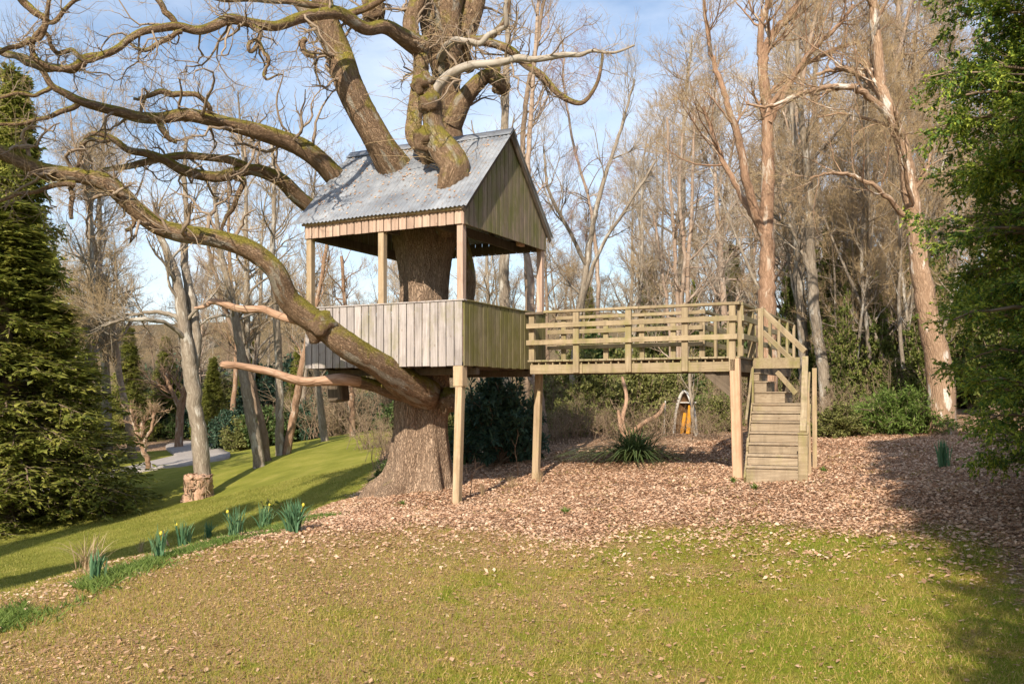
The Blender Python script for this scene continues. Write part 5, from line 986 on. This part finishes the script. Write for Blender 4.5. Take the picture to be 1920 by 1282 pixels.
g_ = Geo(); e = np.stack([Rw*.99, ss*0-.03, zc_], -1); tubes(g_, e, np.full(K, .03), 8, ref=(0, 1, 0)); g_.obj('gunwale', M['boatwhite'], hl, bk=False)
for k in range(9):
    s_ = .25+k*.07; zz = s_*1.02; xr = -.30*math.cos(s_*math.pi/2)**.55
    beam('dark_mark', (xr-.03, -.067, zz), (xr+.02+random.uniform(-.01, .01), -.067, zz+random.uniform(.005, .03)), .008, .014, M['boatdark'], t, side=(0, 1, 0), bev=0)
beam('plank', (-.12, .02, .02), (-.04, .05, .52), .05, .075, M['orange'], t, side=(0, 1, 0)); beam('plank', (.06, .02, .05), (.10, .05, .68), .05, .085, M['orange'], t, side=(0, 1, 0)); beam('plank', (.0, .08, .2), (.07, .08, .7), .04, .06, M['orange'], t, side=(0, 1, 0))
box('cross_seat', -.22, .22, .0, .12, .74, .77, M['boatwhite'], t)
p = W(1245, 800, 20.6); g_ = Geo(); z_ = float(H(p[0], p[1])); o = beam('white_stake', (p[0], p[1], z_-.05), (p[0]+.03, p[1], z_+.75), .025, .025, M['boatwhite'], None, side=(1, 0, 0)); tag(o, 'thin white stake standing just left of the upright boat', 'stake')

# ------------------------------------------------------------------ leaf litter, grass
def scatter(n, x0, x1, y0, y1, wfn):
    x = rng.uniform(x0, x1, n); y = y0+(y1-y0)*rng.uniform(0, 1, n); k = rng.uniform(0, 1, n) < wfn(x, y)
    v = (np.abs(x/np.maximum(y, .1)) < .62); k &= v; return x[k], y[k]
def patch(x, y):
    return .5+.25*np.sin(x*1.7+1.3*np.sin(y*1.1))+.25*np.sin(y*2.1+1.7*np.sin(x*.9+2))
def leaves(name, x, y, s0, s1, lift=.012, mt=M['deadleaf']):
    n = len(x); z = H(x, y)+lift*rng.uniform(.3, 1.6, n); az = rng.uniform(0, 6.28, n); L_ = rng.uniform(s0, s1, n); wd = L_*rng.uniform(.22, .38, n); cu = rng.uniform(-.1, .5, n)*L_; tilt = rng.normal(size=(n, 2))*.28
    d = np.stack([np.cos(az), np.sin(az), tilt[:, 0]], -1); s_ = np.stack([-np.sin(az), np.cos(az), tilt[:, 1]], -1); c = np.stack([x, y, z], -1)
    a = c-d*L_[:, None]/2; b = c+d*L_[:, None]/2; u = np.array([0, 0, 1.])
    V = np.stack([a, c+s_*wd[:, None]+u*cu[:, None]*.6, b, c-s_*wd[:, None]+u*cu[:, None]*.6, c-u*.002], 1)
    V[:, 0, 2] += cu*.2; V[:, 2, 2] += cu*.5
    i = np.arange(n*5).reshape(n, 5); F = np.concatenate([i[:, [0, 2, 1]], i[:, [0, 3, 2]]]).reshape(-1, 3)
    g_ = Geo(); g_.add(V.reshape(-1, 3), F); o = g_.obj(name, mt, smooth=False, bk=False); o['kind'] = 'stuff'; return o
x1, y1 = scatter(200000, -4, 9, 8, 19, lambda x, y: np.clip(masks(x, y)[0], 0, 1)*(.75+.25*patch(x*3, y*3)))
x2, y2 = scatter(60000, -5.5, 6, 3.5, 12, lambda x, y: np.clip((1-masks(x, y)[1])*(.05+.42*masks(x, y)[2]**2*patch(x*1.3, y*1.3)+.4*masks(x, y)[0]), 0, 1))
def tail(x, y):
    yb = interp(x, [-4, -3, -1, .25, 2.35, 3.4, 4.4, 6], [9.7, 10.4, 10.5, 10.3, 9.6, 9.2, 8.4, 5]); return np.clip(sst((y-yb+3.2)/3.4)*.55, 0, 1)*(1-masks(x, y)[1])*patch(x*2.1, y*3.3)
x5, y5 = scatter(90000, -5, 5.5, 6, 12, tail); x1, y1 = np.r_[x1, x5], np.r_[y1, y5]
x3, y3 = scatter(16000, -8, 12, 17, 30, lambda x, y: masks(x, y)[0]*.8)
x4, y4 = scatter(170000, -5.2, 5, 3.4, 11.5, lambda x, y: np.clip((1-masks(x, y)[1])*(.12+.9*masks(x, y)[2]*patch(x*1.3, y*1.3)**1.5), 0, 1))
tag(leaves('leaf_fragments', x4, y4, .008, .026, .006, M['fragment']), 'crumbled brown leaf fragments strewn through the mossy grass', 'leaf fragments')
tag(leaves('scattered_leaves', x2, y2, .015, .05, .012, M['scattered']), 'curled brown leaves scattered over the mossy grass', 'fallen leaves')
tag(leaves('leaf_litter', np.r_[x1, x3], np.r_[y1, y3], .022, .062), 'carpet of pinkish brown fallen oak leaves on the ground', 'fallen leaves')
def blades(name, x, y, h0, h1, wd, mt, label, cat='grass', lean=.5):
    n = len(x); z = H(x, y)-.004; az = rng.uniform(0, 6.28, n); h = rng.uniform(h0, h1, n); ln = rng.normal(size=(n, 2))*lean
    c = np.stack([x, y, z], -1); s_ = np.stack([np.cos(az), np.sin(az), az*0], -1)*wd*rng.uniform(.6, 1.4, n)[:, None]; tip = c+np.stack([ln[:, 0]*h, ln[:, 1]*h, h], -1)
    V = np.stack([c-s_, c+s_, tip], 1).reshape(-1, 3); g_ = Geo(); g_.add(V, np.arange(3*n).reshape(-1, 3)); o = g_.obj(name, mt, smooth=False, bk=False); tag(o, label, cat, kind='stuff'); return o
xg, yg = scatter(380000, -5.2, 4.6, 3.4, 11.5, lambda x, y: np.clip((12.2-y)/8, .15, 1)*np.clip(1-masks(x, y)[0], 0, 1)*np.clip(1.15-masks(x, y)[2]*.7*patch(x*1.3, y*1.3), .25, 1)*.95)
blades('mossy_grass', xg, yg, .014, .048, .0032, M['grassblade'], 'short mossy grass with dry blades in the foreground')
xw, yw = scatter(26000, -3, 8, 9, 17, lambda x, y: (patch(x*2.7+1, y*3.9) > .80)*masks(x, y)[0])
blades('litter_weeds', xw, yw, .02, .06, .006, M['grassblade'], 'thin weeds and grass poking through the fallen leaves', 'weeds', .9)
xb, yb_ = scatter(90000, -4.6, -1.9, 6.5, 13, lambda x, y: np.exp(-((x-interp(y, [0, 7.4, 9.3, 11, 14.5], [-4.6, -3.75, -3.4, -2.95, -2.6]))/.22)**2)*(patch(x*4, y*2.2) > .38))
blades('bank_weeds', xb, yb_, .03, .085, .010, M['bright'], 'bright green weeds along the top edge of the bank', 'weeds', 1.0)
xl, yl = scatter(120000, -14, -2.4, 9, 24, lambda x, y: masks(x, y)[1])
blades('lawn_grass', xl, yl, .02, .05, .006, M['lawnblade'], 'mown bright green grass of the left lawn')
